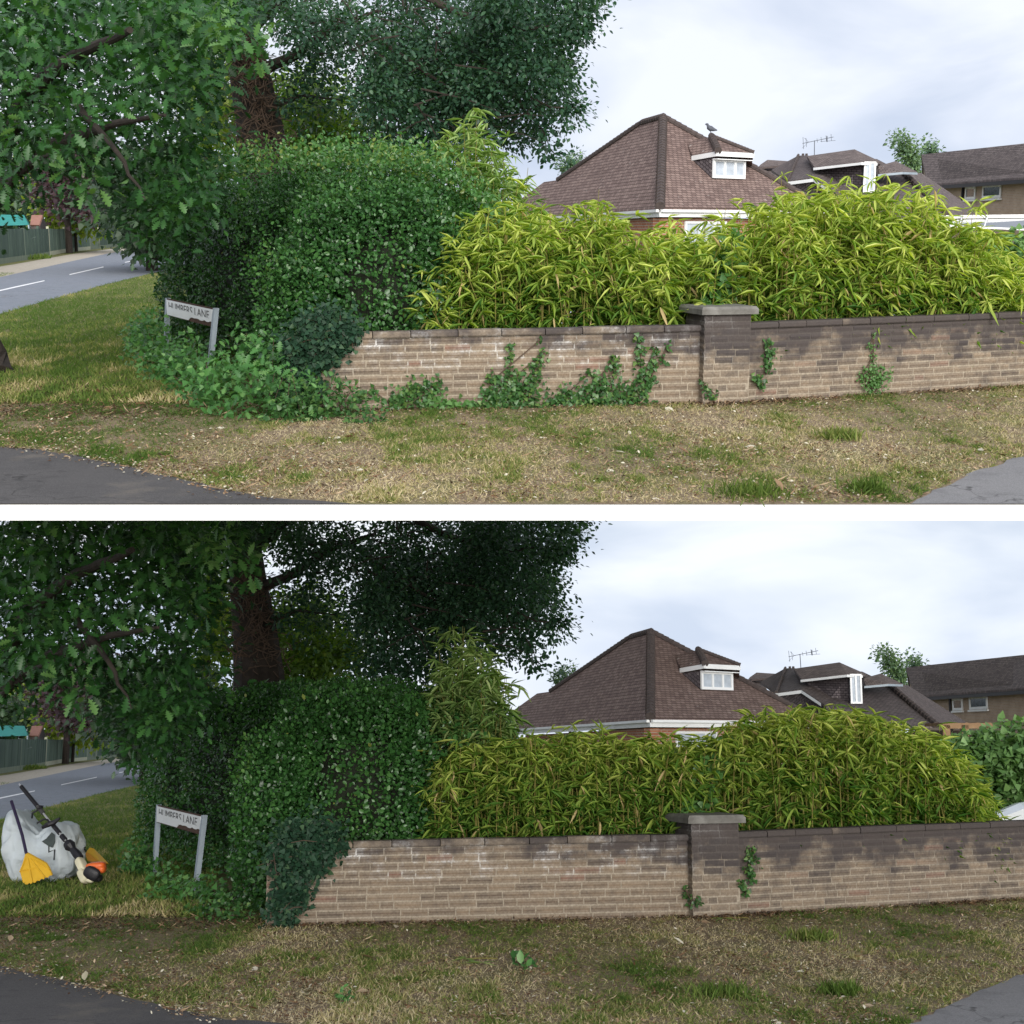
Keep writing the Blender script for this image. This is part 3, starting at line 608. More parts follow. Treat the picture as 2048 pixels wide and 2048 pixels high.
# ================================================================== low plants: clumps of leaves along pixel paths on the ground / wall
def leafclump(pl, name, label, cat, spots, mat, size, tm=T_IVY, wall=False, n=400, stems=True, flat=.5, wid=1.0, group=None):
    """spots: list of (px,py,r_metres[,weight]) ; wall=True lies against the front of the garden wall"""
    Ls, st = [], []; ws = np.array([s[3] if len(s) > 3 else s[2] ** 2 for s in spots]); ws = ws / ws.sum(); prev = None
    for s, wt in zip(spots, ws):
        k = max(6, int(n * wt)); px, py, r = s[:3]
        if wall:
            g = None; Y = 15.4
            for _ in range(4): q = pl.P(px, py, Y); Y = float(wall_y(np.array([q.x]))[0]) - .03
            c = np.array(q); p = c + RNG.normal(size=(k, 3)) * np.array((r * .5, .0, r * .5)); p[:, 1] = wall_y(p[:, 0]) - .02 - np.abs(RNG.normal(0, flat * r * .55 + .015, k))
            nr = rdir(k) * .6 + np.array((.2, -1, .5)); d = rdir(k) + np.array((0, -.2, -.3))
        else:
            c = np.array(pl.P(px, py, s[4]) if len(s) > 4 else pl.G(px, py)); u = rdir(k) * (RNG.random((k, 1)) ** .4) * r; u[:, 2] = u[:, 2] * flat * 1.4
            p = c + u + (np.array((0, 0, r * .5 * flat)) if len(s) <= 4 else 0)
            nr = np.array((0, -.35, 1.)) + rdir(k) * .6; d = rdir(k) + np.array((0, -.2, 0))
        p[:, 2] = np.maximum(p[:, 2], .015)
        Ls.append(leaves(p, d, nr, size * RNG.uniform(.55, 1.35, k), tm, np.clip(RNG.normal(.5, .25, k), 0, 1), wid))
        if stems and k >= 6:
            for _ in range(3):
                i0, i1 = RNG.integers(0, k, 2); a = Vector(c) if not wall else Vector(p[i0]); b_ = Vector(p[i1])
                if not wall: a = Vector((c[0] + random.uniform(-.1, .1), c[1] + .05, 0))
                st.append(tube([a, a.lerp(b_, .5) + Vector((0, -.01, .02)), b_], .004, 4))
            if prev is not None and wall: st.append(tube([prev, (prev + Vector(c)) / 2, Vector(c)], .006, 4))
            prev = Vector(c)
    v, f, t_ = catl(*Ls); lo = v.mean(0); t = Thing(name, label, cat, (lo[0], lo[1], max(0., v[:, 2].min())), group=group)
    t.add('foliage', v, f, mat, tint=t_)
    if st: sv, sf = join(*st); t.add('stem', sv, sf, M['deadivy'])
    t.put(pl); return t
# bramble and weeds at the hedge foot
leafclump(U, 'bramble_bush', 'leafy green bramble spilling round the upper street sign', 'bramble',
          [(300, 735, .4), (330, 760, .35), (370, 790, .35), (415, 812, .35), (290, 700, .3), (440, 800, .35), (380, 765, .4), (270, 690, .25), (350, 720, .3, .1, 19.5), (300, 660, .3, .1, 20)], M['bramble'], .075, T_IVY, n=3000, flat=.9, wid=.9)
leafclump(U, 'oak_sapling', 'bright green oak sapling and nettles between upper street sign and wall end', 'sapling',
          [(470, 830, .35), (520, 836, .4), (560, 832, .35), (500, 760, .4, .2, 15.6), (545, 750, .35, .2, 15.5), (480, 720, .3, .12, 16), (600, 838, .3), (640, 832, .3), (520, 700, .25, .06, 15.9)], M['bramble'], .10, T_OAK, n=1100, flat=1.0)
leafclump(U, 'nettle_patch', 'low ragged green weeds at the left foot of the upper wall', 'weeds', [(650, 820, .3), (690, 830, .28), (730, 845, .25), (620, 838, .3), (700, 808, .2), (580, 842, .3)], M['ivy'], .05, T_IVY, n=1600, flat=.8)
leafclump(D, 'bramble_bush', 'sparse cut back bramble at the foot of the lower street sign', 'bramble',
          [(330, 1770, .3), (300, 1750, .25), (380, 1805, .3), (420, 1795, .3), (345, 1790, .25), (300, 1800, .15), (280, 1730, .3, .2, 20.5), (270, 1700, .25, .1, 20.8), (440, 1815, .2)], M['bramble'], .075, T_IVY, n=1300, flat=.6, wid=.9)
leafclump(D, 'ground_ivy', 'short green weeds below the lower trimmed hedge', 'weeds', [(470, 1815, .3), (520, 1822, .3), (560, 1828, .3), (600, 1832, .25), (450, 1840, .3), (640, 1845, .2), (400, 1830, .2)], M['ivy'], .05, T_IVY, n=1300, flat=.4)
# dark ivy over the wall end
IVY = [(655, 655, .24), (690, 648, .16), (640, 690, .22), (668, 680, .2), (690, 672, .14), (620, 730, .2), (660, 715, .12), (612, 770, .18), (632, 775, .12), (600, 800, .2), (708, 668, .1), (625, 650, .2), (600, 690, .22)]
leafclump(U, 'ivy', 'dense blue green ivy hanging over the upper wall end', 'ivy', IVY, M['darkivy'], .055, T_IVY, True, 3600, flat=.9)
leafclump(D, 'ivy', 'dense blue green ivy hanging over the lower wall end', 'ivy', [(x - 30, y + 1018, r) for x, y, r in IVY], M['darkivy'], .055, T_IVY, True, 3600, flat=.9)
# ivy climbing the upper wall
leafclump(U, 'ivy', 'low ivy runners at the left foot of the upper wall', 'ivy', [(800, 795, .12), (830, 785, .14), (855, 775, .12), (875, 770, .08), (790, 815, .12), (745, 780, .05), (720, 790, .06)], M['ivy'], .05, T_IVY, True, 420, group=None)
leafclump(U, 'ivy', 'bushy ivy with twin shoots climbing the middle of the upper wall', 'ivy',
          [(1020, 695, .05), (1022, 715, .06), (1020, 740, .07), (1018, 765, .1), (1085, 705, .05), (1075, 730, .08), (1065, 755, .1), (1050, 775, .16), (1010, 785, .16), (985, 790, .14), (1030, 805, .2), (1055, 812, .18), (1000, 815, .2), (985, 760, .08), (1080, 680, .03)], M['ivy'], .05, T_IVY, True, 1300)
leafclump(U, 'ivy', 'spreading ivy with tall shoots left of the upper pillar', 'ivy',
          [(1280, 675, .05), (1283, 700, .07), (1280, 725, .07), (1285, 750, .09), (1310, 700, .05), (1305, 730, .07), (1300, 760, .1), (1335, 690, .04), (1325, 720, .05), (1270, 785, .15), (1240, 790, .15), (1200, 790, .17), (1160, 795, .17), (1120, 800, .15), (1180, 745, .06), (1195, 760, .08), (1225, 720, .07), (1230, 745, .08), (1215, 805, .18), (1150, 812, .16), (1280, 810, .12)], M['ivy'], .05, T_IVY, True, 1500)
leafclump(U, 'weed', 'yellow green leafy weed at the upper wall foot', 'weed', [(860, 812, .1), (885, 808, .12), (905, 812, .1), (930, 815, .12), (955, 815, .1)], M['climber'], .07, T_IVY, True, 240)
leafclump(U, 'valerian_plant', 'feathery green plant growing up the upper right wall', 'plant', [(1745, 745, .13), (1755, 760, .13), (1735, 765, .12), (1750, 785, .1), (1770, 750, .1), (1725, 750, .08), (1745, 715, .06), (1740, 690, .06), (1748, 668, .04), (1745, 800, .08)], M['climber'], .035, T_OVAL, True, 620)
for pl, tg, dx, dy in ((U, 'upper', 0, 0), (D, 'lower', -36, 1013)):
    leafclump(pl, 'ivy', 'narrow ivy strand hanging beside the %s pillar' % tg, 'ivy', [(1537 + dx, 685 + dy, .05), (1540 + dx, 705 + dy, .07), (1535 + dx, 725 + dy, .06), (1537 + dx, 740 + dy, .05), (1515 + dx, 757 + dy, .06), (1525 + dx, 768 + dy, .05)], M['ivy'], .045, T_IVY, True, 190, flat=1.4)
    leafclump(pl, 'ivy', 'tiny ivy sprig low on the wall left of the %s pillar' % tg, 'ivy', [(1410 + dx, 775 + dy, .045), (1420 + dx, 790 + dy, .05), (1406 + dx, 766 + dy, .03), (1432 + dx, 790 + dy, .04)], M['ivy'], .045, T_IVY, True, 60)
leafclump(D, 'weed', 'small dark green weed on the soil below the lower wall', 'weed', [(1045, 1930, .1), (1055, 1938, .08)], M['bramble'], .09, T_OVAL, n=26, flat=.4)
leafclump(D, 'weed', 'tiny bright weed at the lower tarmac edge', 'weed', [(690, 2000, .09), (688, 2008, .07)], M['bramble'], .06, T_OVAL, n=40, flat=.7)
# bigger grass tufts
def tuft(pl, label, px, py, n=170, h=.13, r=.09, gr=(0, .4)):
    n = int(n * 1.3); r = r * .8
    c = np.array(pl.G(px, py)); p = c + np.concatenate([RNG.normal(0, r, (n, 2)), np.zeros((n, 1))], 1); d = np.stack([RNG.normal(0, .5, n), RNG.normal(0, .5, n), np.ones(n)], 1)
    v, f, t_ = leaves(p, d, rdir(n), h * RNG.uniform(.5, 1.2, n), T_GRASS, RNG.uniform(*gr, n), .9); t = Thing('grass_tuft', label, 'grass tuft', c); t.add('grass_tuft', v, f, M['grass'], tint=t_); t.put(pl, single=True)
for pl, tg, dx, dy in ((U, 'upper', 0, 0), (D, 'lower', -55, 1002)):
    tuft(pl, 'dark green grass tuft near the %s footway corner' % tg, 1738 + dx, 985 + dy - (0 if dy == 0 else -2), 260, .11, .09, (0, .2))
    tuft(pl, 'broad green grass tuft on the bare soil left of the %s footway' % tg, 1525 + dx - 30, 990 + dy, 320, .10, .16, (0, .4))
    tuft(pl, 'yellowish grass tuft below the %s right wall panel' % tg, 1680 + dx, 878 + dy, 240, .12, .12, (.15, .55))

# ================================================================== BAMBOO
def bamboo(pl, name, label, prof, yr, ncane, ncl, mat, zlow=.25, sz=.15, lowfrac=.2, tb=0., shear=False, cull=None, base=None):
    """prof: px,py outline of the top; canes rooted over the depth range"""
    pxs = np.array([a for a, b_ in prof], float); pys = np.array([b_ for a, b_ in prof], float); Ls, st = [], []
    for i in range(ncane):
        px = RNG.uniform(pxs[0], pxs[-1]); Y = RNG.uniform(*yr); top = float(np.interp(px, pxs, pys)); q = pl.P(px, top, Y)
        yy = float(wall_y(np.array([q.x]))[0]) + .32; Y = max(Y, yy + (Y - yr[0]) * .5); q = pl.P(px, top, Y); H = q.z * RNG.uniform(.62, 1.02) if not shear else q.z * RNG.uniform(.86, 1.0)
        if not shear and RNG.random() < .10: H *= 1.13
        lean = Vector((RNG.normal(0, .14), RNG.normal(-.1, .12), 0)); b0 = Vector((q.x - lean.x * .6, Y, 0))
        pts = [b0 + lean * (s * s) * .9 + Vector((0, 0, H * (s - .04 * s ** 3))) for s in (0, .25, .5, .75, 1)]
        st.append(tube(pts, [.008, .007, .006, .005, .003], 4, False))
        s = lowfrac + (1 - lowfrac) * RNG.random(ncl) ** .8; s = np.clip(s, 0, 1)
        arr = np.array([tuple(p) for p in pts]); ks = s * 4; k0 = np.minimum(ks.astype(int), 3); fr = (ks - k0)[:, None]; nd = arr[k0] * (1 - fr) + arr[k0 + 1] * fr
        br = rdir(ncl) * np.array((1, 1, .3)) ; nd = nd + nrmz(br) * RNG.uniform(.03, .22, (ncl, 1)) + np.array((0, 0, .05))
        low = nd[:, 2] < 1.0; nd[low, 1] = np.maximum(nd[low, 1], wall_y(nd[low, 0]) + .16)
        m = 5; c = np.repeat(nd, m, 0); n = len(c)
        if n == 0: continue
        ang = np.repeat(RNG.uniform(0, 6.28, len(nd)), m) + np.tile(np.linspace(-1.1, 1.1, m), len(nd)) + RNG.normal(0, .25, n)
        d = np.stack([np.cos(ang), np.sin(ang) - .25, RNG.normal(-.12, .5, n)], 1); nr = np.array((0, 0, 1.)) + rdir(n) * .5
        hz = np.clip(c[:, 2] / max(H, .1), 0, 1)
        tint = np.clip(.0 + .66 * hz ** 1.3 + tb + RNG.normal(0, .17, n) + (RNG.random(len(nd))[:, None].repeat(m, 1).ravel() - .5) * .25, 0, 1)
        dead = RNG.random(n) < .018; tint = np.where(dead, 1.0, np.minimum(tint, .9)); d[dead, 2] -= .8
        szs = sz * np.clip(RNG.normal(.95, .3, n), .35, 1.6); hf = RNG.random(n) < .45
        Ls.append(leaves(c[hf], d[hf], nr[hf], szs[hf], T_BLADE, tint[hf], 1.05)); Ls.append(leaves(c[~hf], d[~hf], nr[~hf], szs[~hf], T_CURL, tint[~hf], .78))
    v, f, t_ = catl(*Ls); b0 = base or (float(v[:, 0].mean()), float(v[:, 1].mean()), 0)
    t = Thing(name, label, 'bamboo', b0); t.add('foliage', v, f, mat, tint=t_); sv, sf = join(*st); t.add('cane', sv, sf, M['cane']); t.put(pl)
bamboo(U, 'bamboo', 'tall feathery bamboo rising above the upper hedge', [(690, 325), (800, 320), (850, 295), (900, 245), (940, 190), (970, 225), (1000, 280), (1040, 330), (1070, 400)], (17.9, 19.3), 150, 18, M['bamboog'], sz=.19, lowfrac=.4)
bamboo(U, 'bamboo', 'loose yellow green bamboo thicket along the upper wall left of the pillar', [(850, 560), (890, 480), (925, 440), (980, 395), (1060, 392), (1150, 385), (1200, 400), (1250, 428), (1300, 442), (1340, 436), (1400, 450), (1430, 470)], (16.0, 17.3), 300, 15, M['bamboo'], sz=.188, lowfrac=.22)
bamboo(U, 'bamboo', 'big untrimmed yellow bamboo clump right of the upper pillar', [(1420, 470), (1480, 420), (1520, 385), (1600, 372), (1660, 360), (1720, 375), (1800, 380), (1880, 395), (1960, 450), (2016, 495), (2090, 530)], (16.2, 18.0), 430, 16, M['bamboo'], sz=.19, lowfrac=.2, tb=.06)
bamboo(D, 'bamboo', 'tall grey green bamboo rising behind the lower hedge', [(872, 1400), (880, 1290), (905, 1235), (940, 1240), (985, 1290), (1010, 1340), (1035, 1390), (1045, 1440)], (16.6, 18.0), 100, 18, M['bamboog'], sz=.19, lowfrac=.4)
bamboo(D, 'bamboo', 'evenly cut bamboo row along the lower wall left of the pillar', [(862, 1580), (885, 1500), (910, 1478), (940, 1470), (1040, 1462), (1150, 1458), (1250, 1468), (1340, 1470), (1390, 1480)], (16.0, 17.2), 330, 15, M['bamboo'], sz=.175, lowfrac=.22, tb=-.07, shear=True)
bamboo(D, 'bamboo', 'rounded clipped bamboo mound right of the lower pillar', [(1375, 1490), (1420, 1462), (1480, 1435), (1540, 1412), (1600, 1402), (1680, 1408), (1760, 1420), (1830, 1446), (1875, 1475), (1915, 1512), (1945, 1555), (1965, 1610), (1982, 1655)], (16.2, 18.0), 430, 16, M['bamboo'], sz=.178, lowfrac=.2, tb=-.02, shear=True)
for pl, tg, dx, dy in ((U, 'upper', 0, 0), (D, 'lower', -38, 1016)):
    leafclump(pl, 'climbing_plant', 'broad leaved green climber between the bamboos behind the %s pillar' % tg, 'climber', [(1450 + dx, 520 + dy, .22, .2, 16.3), (1440 + dx, 560 + dy, .25, .25, 16.25), (1430 + dx, 595 + dy, .2, .2, 16.2), (1465 + dx, 490 + dy, .18, .12, 16.4), (1405 + dx, 615 + dy, .1, .06, 16.0)], M['climber'], .09, T_IVY, n=420, flat=.8)

# ================================================================== TREES
def clumps(pl, poly, dep, nc, rad, per, size, tmpl, tint0=.5, seed=0, gap=0., topcut=None, flat=.75):
    px, py = sample_poly(poly, nc); Y = RNG.uniform(*dep, nc); c = pxpts(pl, px, py, Y)
    if gap: k = vnoise(c, .9, seed) > gap; c = c[k]; nc = len(c)
    r = rad * RNG.uniform(.6, 1.3, nc); n = nc * per; u = RNG.normal(size=(n, 3)) * .5; u[:, 2] *= flat; p = np.repeat(c, per, 0) + u * np.repeat(r, per)[:, None]
    cb = np.repeat(RNG.normal(0, .12, nc), per); d = nrmz(u) + rdir(n) * .8 + np.array((0, 0, -.2)); nr = rdir(n) * .65 + np.array((0, -.25, .9))
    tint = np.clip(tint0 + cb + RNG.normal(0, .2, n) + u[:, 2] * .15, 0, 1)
    if topcut is not None:
        q = -1.0; z = U.P(1024, topcut, 10); sl = (z.z - U.eye.z) / 10; k = (p[:, 2] - U.eye.z) < sl * p[:, 1]; p, d, nr, tint = p[k], d[k], nr[k], tint[k]; n = len(p)
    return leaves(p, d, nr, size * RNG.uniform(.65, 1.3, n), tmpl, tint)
def limb(pl, pts, r0, r1, seg=9):
    P = [pl.P(*p) for p in pts]; Q = []
    for i in range(len(P) - 1):
        for k in range(4): Q.append(P[i].lerp(P[i + 1], k / 4) + Vector((random.uniform(-1, 1), random.uniform(-1, 1), 0)) * .025 * (1 if i + k else 0))
    Q.append(P[-1]); n = len(Q); return tube(Q, [r0 + (r1 - r0) * i / (n - 1) for i in range(n)], seg)
# near oak overhanging the verge: trunk at the left edge
no = Thing('oak_tree', '', 'tree', tuple(U.G(-8, 742)))
trk = tube([U.G(-6, 745) + Vector((0, 0, -.1)), U.G(-8, 740) + Vector((-.03, 0, .2)), U.G(-20, 742) + Vector((-.06, 0, .55)), U.P(-38, 500, 18.7), U.P(-44, 300, 18.7), U.P(-44, 30, 18.6)], [.27, .20, .19, .18, .17, .15], 12)
no.add('trunk', *trk, M['bark'])
bl = join(limb(U, [(-12, 330, 18.6), (60, 180, 16), (150, 110, 14.5), (260, 60, 13)], .12, .03), limb(U, [(-12, 380, 18.6), (100, 290, 16), (220, 250, 14), (330, 230, 12.8)], .09, .015), limb(U, [(150, 200, 14.5), (230, 300, 13.5), (290, 400, 13)], .04, .008),
           limb(U, [(-12, 420, 18.6), (40, 330, 16), (120, 300, 14)], .06, .012))
no.add('limb', *bl, M['bark'])
near1 = [(-40, -70), (440, -70), (440, 40), (400, 130), (400, 220), (400, 330), (390, 400), (330, 440), (290, 430), (250, 390), (215, 350), (190, 380), (150, 340), (90, 300), (40, 370), (-40, 390)]
Ls = [clumps(U, near1, (12.5, 15.5), 330, .30, 13, .12, T_OAK, .55, 1, .40, -70), clumps(U, near1, (15.5, 19.5), 430, .55, 30, .13, T_OAK, .2, 2, .31, -70),  # deeper leaf layer tinted darker: shade inside the crown put into its colour
      clumps(U, [(265, 380), (330, 350), (400, 330), (430, 380), (380, 450), (320, 480), (290, 520), (285, 440)], (14, 17), 70, .3, 14, .11, T_OAK, .45, 3, 0, -70),
      clumps(U, [(385, 40), (450, 35), (550, 75), (540, 110), (470, 90), (400, 75)], (12.2, 12.8), 16, .2, 8, .13, T_OAK, .85, 3, 0, -70),
      clumps(U, [(150, 340), (190, 350), (190, 395), (165, 385)], (12.8, 13.2), 5, .2, 9, .14, T_OAK, .8, 3)]
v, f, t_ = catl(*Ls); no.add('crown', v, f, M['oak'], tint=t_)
no.put(U, 'near oak with lobed leaves overhanging the left verge in the upper picture'); no.put(D, 'near oak with lobed leaves overhanging the left verge in the lower picture')
# second oak, ivy-clad trunk behind the hedge
fo = Thing('oak_tree', '', 'tree', tuple(Vector((U.P(520, 300, 23).x, 23, 0))))
b0 = U.P(530, 330, 23)
tr = join(tube([Vector((b0.x + .1, 23, -.1)), b0, U.P(515, 230, 23), U.P(495, 130, 23), U.P(480, 40, 23), U.P(470, -60, 23), U.P(465, -180, 23)], [.52, .42, .36, .31, .28, .25, .2], 12),
          limb(U, [(485, 60, 23), (560, -10, 22.5), (640, -60, 22), (760, -90, 21.5)], .18, .06), limb(U, [(480, 30, 23), (400, -20, 22.5), (330, -50, 22)], .14, .05))
fo.add('trunk', *tr, M['bark'])
fo.add('limb', *join(limb(U, [(500, 150, 23), (590, 110, 22), (660, 60, 21.5), (760, 20, 21)], .10, .02), limb(U, [(515, 230, 23), (600, 190, 22.5), (680, 200, 22)], .05, .01), limb(U, [(700, 40, 21.5), (830, 130, 21), (930, 200, 21)], .05, .01),
                     limb(U, [(760, -60, 21.5), (900, 20, 21), (1040, 60, 21), (1120, 50, 21)], .07, .01), limb(U, [(900, 60, 21), (1000, 160, 21), (1100, 215, 21), (1170, 216, 21)], .035, .004), limb(U, [(1000, 160, 21), (1070, 240, 21), (1110, 310, 21)], .025, .004)), M['bark'])
iv = []
for i in range(420):                     # tangle of dead ivy on the trunk
    s = random.random() ** .7; py = 330 - 260 * s; cx = np.interp(py, [70, 130, 230, 330], [485, 495, 515, 530]); wd = 20 + 55 * (1 - s) ** 1.5
    a = U.P(cx + random.gauss(0, wd * .5), py, 22.6 + random.uniform(-.25, .3)); dv = Vector((random.gauss(0, .22), random.gauss(-.05, .12), random.gauss(.05, .2)))
    iv.append(tube([a, a + dv * .5 + Vector((random.gauss(0, .04), 0, random.gauss(0, .04))), a + dv], [.011, .008, .003], 4, False))
fo.add('dead_ivy', *join(*iv), M['deadivy'])
mask = [(250, -60), (1200, -60), (1195, 35), (1150, 60), (1125, 100), (1140, 165), (1135, 215), (1175, 218), (1130, 245), (1085, 225), (1060, 270), (1010, 295), (960, 265), (900, 285), (860, 300), (800, 320), (760, 335), (742, 300), (735, 240), (715, 190), (760, 150), (735, 120), (690, 95), (650, 130), (600, 90), (540, 60), (480, 40), (430, 30), (380, 60), (260, 60)]
Ls = [clumps(U, mask, (19.5, 25), 640, .40, 95, .075, T_OVAL, .5, 5, .42, -230), clumps(U, [(740, 60), (1000, -20), (1130, 90), (1120, 200), (1040, 240), (900, 270), (790, 300), (745, 200)], (20, 24), 190, .38, 100, .075, T_OVAL, .55, 6, .33, -230),
      clumps(U, [(1080, 225), (1120, 230), (1125, 310), (1095, 330), (1085, 280)], (20.8, 21.3), 10, .22, 30, .085, T_OVAL, .4, 3), clumps(U, [(1120, 20), (1190, 25), (1185, 60), (1140, 95), (1120, 60)], (20.8, 21.3), 14, .22, 30, .085, T_OVAL, .4, 3),
      clumps(U, [(1120, 205), (1175, 210), (1175, 224), (1130, 228)], (20.9, 21.1), 7, .14, 20, .08, T_OVAL, .4, 3), clumps(U, [(550, 130), (640, 100), (700, 200), (640, 240), (560, 230)], (21.5, 23.5), 26, .4, 50, .08, T_OVAL, .3, 9, .35),
      clumps(U, [(740, 300), (830, 290), (960, 290), (900, 330), (760, 350)], (20, 23), 30, .3, 50, .085, T_OVAL, .35, 9, .3)]
v, f, t_ = catl(*Ls); tw = []
px_, py_ = sample_poly(mask, 260)
for a, b_ in zip(px_, py_):
    if b_ < -200 or a > 1030: continue
    p0 = U.P(a, b_, random.uniform(20, 24)); dv = Vector((random.gauss(.25, .35), random.gauss(0, .2), random.gauss(-.05, .25))); tw.append(tube([p0, p0 + dv * .5 + Vector((0, 0, .04)), p0 + dv], [.014, .009, .003], 4, False))
fo.add('twigs', *join(*tw), M['bark'])
fo.add('crown', v, f, M['faroak'], tint=t_)
fo.put(U, 'large oak with brown ivy clad trunk behind the upper hedge'); fo.put(D, 'large oak with brown ivy clad trunk behind the lower hedge')
def bgtree(name, label, poly, dep, nc, rad, per, size, mat, tmpl, trunk, tr=.15, tint=.5, gap=0., places=UD, seed=1):
    v, f, t_ = clumps(U, poly, dep, nc, rad, per, size, tmpl, tint, seed, gap); Y = sum(dep) / 2; b_ = U.P(trunk, 460, Y); top = v[:, 2].max() * .8
    t = Thing(name, '', 'tree', (b_.x, Y, 0)); t.add('trunk', *tube([(b_.x, Y, -.1), (b_.x + .05, Y, top * .5), (b_.x, Y, top)], [tr, tr * .8, tr * .3], 8), M['bark']); t.add('crown', v, f, mat, tint=t_)
    for pl, tg in places: t.put(pl, label % tg)
bgtree('lime_tree', 'sunlit yellow green tree behind the %s oak trunk', [(370, 110), (480, 90), (470, 330), (430, 330), (395, 300), (380, 200)], (29, 33), 60, .7, 60, .13, M['sunny'], T_IVY, 420, .15, .55, .25)
bgtree('hawthorn_tree', 'olive green tree right of the %s ivy clad trunk', [(540, 190), (600, 150), (660, 170), (720, 210), (740, 260), (735, 330), (640, 350), (540, 330), (560, 260)], (27, 31), 110, .6, 70, .12, M['sunny'], T_IVY, 640, .15, .3, .15)
bgtree('holly_tree', 'dense dark tree at the road bend in the %s picture', [(205, 400), (250, 330), (330, 300), (420, 330), (420, 420), (330, 480), (290, 490), (262, 482), (250, 440), (225, 440)], (60, 75), 150, 1.5, 70, .3, M['darkgreen'], T_IVY, 300, .3, .5)
bgtree('copper_beech', 'purple leaved tree beyond the %s roadside fence', [(80, 300), (130, 270), (200, 320), (215, 380), (200, 420), (140, 420), (95, 400), (80, 350)], (112, 124), 100, 2.0, 60, .45, M['copper'], T_IVY, 136, .3, .5, .15)
bgtree('golden_shrub', 'bright yellow green shrub behind the %s fence', [(85, 400), (110, 395), (200, 415), (200, 455), (90, 455)], (124, 130), 45, 1.4, 50, .45, M['sunny'], T_IVY, 150, .15, .9)
bgtree('laurel_tree', 'dark green hedge tree left of the %s copper tree', [(-60, 380), (32, 395), (90, 400), (100, 440), (90, 455), (-60, 455)], (140, 150), 60, 2.5, 50, .6, M['darkgreen'], T_IVY, 30, .2, .8)
bgtree('sycamore_tree', 'pale yellow tree far left beyond the %s fence', [(20, 350), (80, 345), (105, 380), (80, 400), (10, 400)], (165, 175), 40, 2.6, 40, .6, M['sunny'], T_IVY, 45, .3, .95)
bgtree('yew_tree', 'dark tree far behind the end of the %s fence', [(200, 395), (240, 400), (330, 395), (340, 480), (250, 478), (205, 445)], (180, 200), 70, 4, 60, .9, M['darkgreen'], T_IVY, 250, .4, .3)
bgtree('cedar_tree', 'small blue green treetop left of the %s bungalow roof', [(1128, 330), (1150, 305), (1162, 330), (1165, 350), (1135, 350)], (78, 80), 20, .5, 40, .2, M['conifer'], T_DIA, 1150, .1, .2, 0.)
pine = [(1772, 262), (1800, 268), (1815, 285), (1832, 300), (1838, 345), (1815, 365), (1805, 330), (1800, 300), (1775, 305), (1800, 290)]
bgtree('pine_tree', 'sparse pine top between the %s right hand houses', pine, (95, 97), 46, .55, 40, .26, M['conifer'], T_DIA, 1822, .12, .6, 0.)
bgtree('pine_tree', 'slim second pine top nearest the %s far right roof', [(1850, 275), (1862, 272), (1872, 300), (1868, 325), (1848, 320)], (98, 99), 14, .45, 36, .24, M['conifer'], T_DIA, 1860, .1, .3)
leafclump(D, 'treetop_shrub', 'garden hedge behind the lower bamboo mound at right', 'hedge', [(1925, 1522, .7, .3, 31), (1965, 1515, .7, .3, 31), (2010, 1510, .8, .3, 31), (2060, 1505, .9, .3, 31), (1990, 1545, .8, .3, 31), (2040, 1545, .9, .3, 31), (1950, 1550, .8, .3, 31), (2090, 1510, 1., .3, 31), (2000, 1575, .7, .2, 31), (2060, 1575, .8, .2, 31)], M['gardenhedge'], .16, T_IVY, n=5200, flat=.7, stems=False)
leafclump(U, 'treetop_shrub', 'garden hedge under the white frame right of the upper bamboo', 'hedge', [(1960, 525, .7, .3, 31), (2010, 520, .7, .3, 31), (2050, 518, .8, .3, 31), (1930, 540, .8, .3, 31), (2090, 515, .8, .3, 31)], M['gardenhedge'], .16, T_IVY, n=3400, flat=.6, stems=False)

# ================================================================== FENCE, SHEDS
def build_fence():
    def fp(px): return U.G(px, np.interp(px, [-120, 32, 80, 120, 205, 265, 330], [548, 523, 516, 506, 496.5, 490.5, 487]))
    posts = [-120, -60, -10, 50, 80, 99, 131, 156, 180, 199, 214, 227, 239, 250, 260, 270, 285]
    t = Thing('fence', '', 'fence', tuple(fp(130)))
    for i in range(len(posts) - 1):
        a, b_ = fp(posts[i]), fp(posts[i + 1]); d = (b_ - a).normalized(); nv = Vector((d.y, -d.x, 0)); h = 2.02
        ln = (b_ - a).length; nb = 9; ms, T = [], []; tb = random.random() * .7 + (.25 if i in (5, 7, 8) else 0)
        for k in range(nb):
            o = a + d * (ln * k / nb); hh = h - .05 * math.sin(math.pi * k / nb)
            ms.append(obox(o + Vector((0, 0, .32)) + nv * (.01 if k % 2 else .03), d * (ln / nb * 1.02), nv * .02, Vector((0, 0, hh - .32)))); T += [min(1, tb + random.uniform(-.1, .1))] * 8
        v, f = join(*ms); t.add('panel', v, f, M['fence'], tint=T)
        v, f = obox(a, d * ln, nv * .045, Vector((0, 0, .316))); t.add('gravel_board', v, f, M['postc'] if i in (5, 7) else M['fence'], tint=[.9] * 8)
    for i, px in enumerate(posts):
        a = fp(px); w_ = .17 if px < 140 else .13
        v, f = obox(a + Vector((-w_ / 2, -.14, -.1)), (w_, 0, 0), (0, .14, 0), (0, 0, 2.27 if px > 60 else 2.12)); t.add('post', v, f, M['postc'] if px in (99, 131, 156, 180, 199) else M['fence'], tint=[.75 if px != 80 else 0] * 8)
    for pl, tg in UD: t.put(pl, 'long weathered green board fence along the far roadside in the %s picture' % tg)
build_fence()
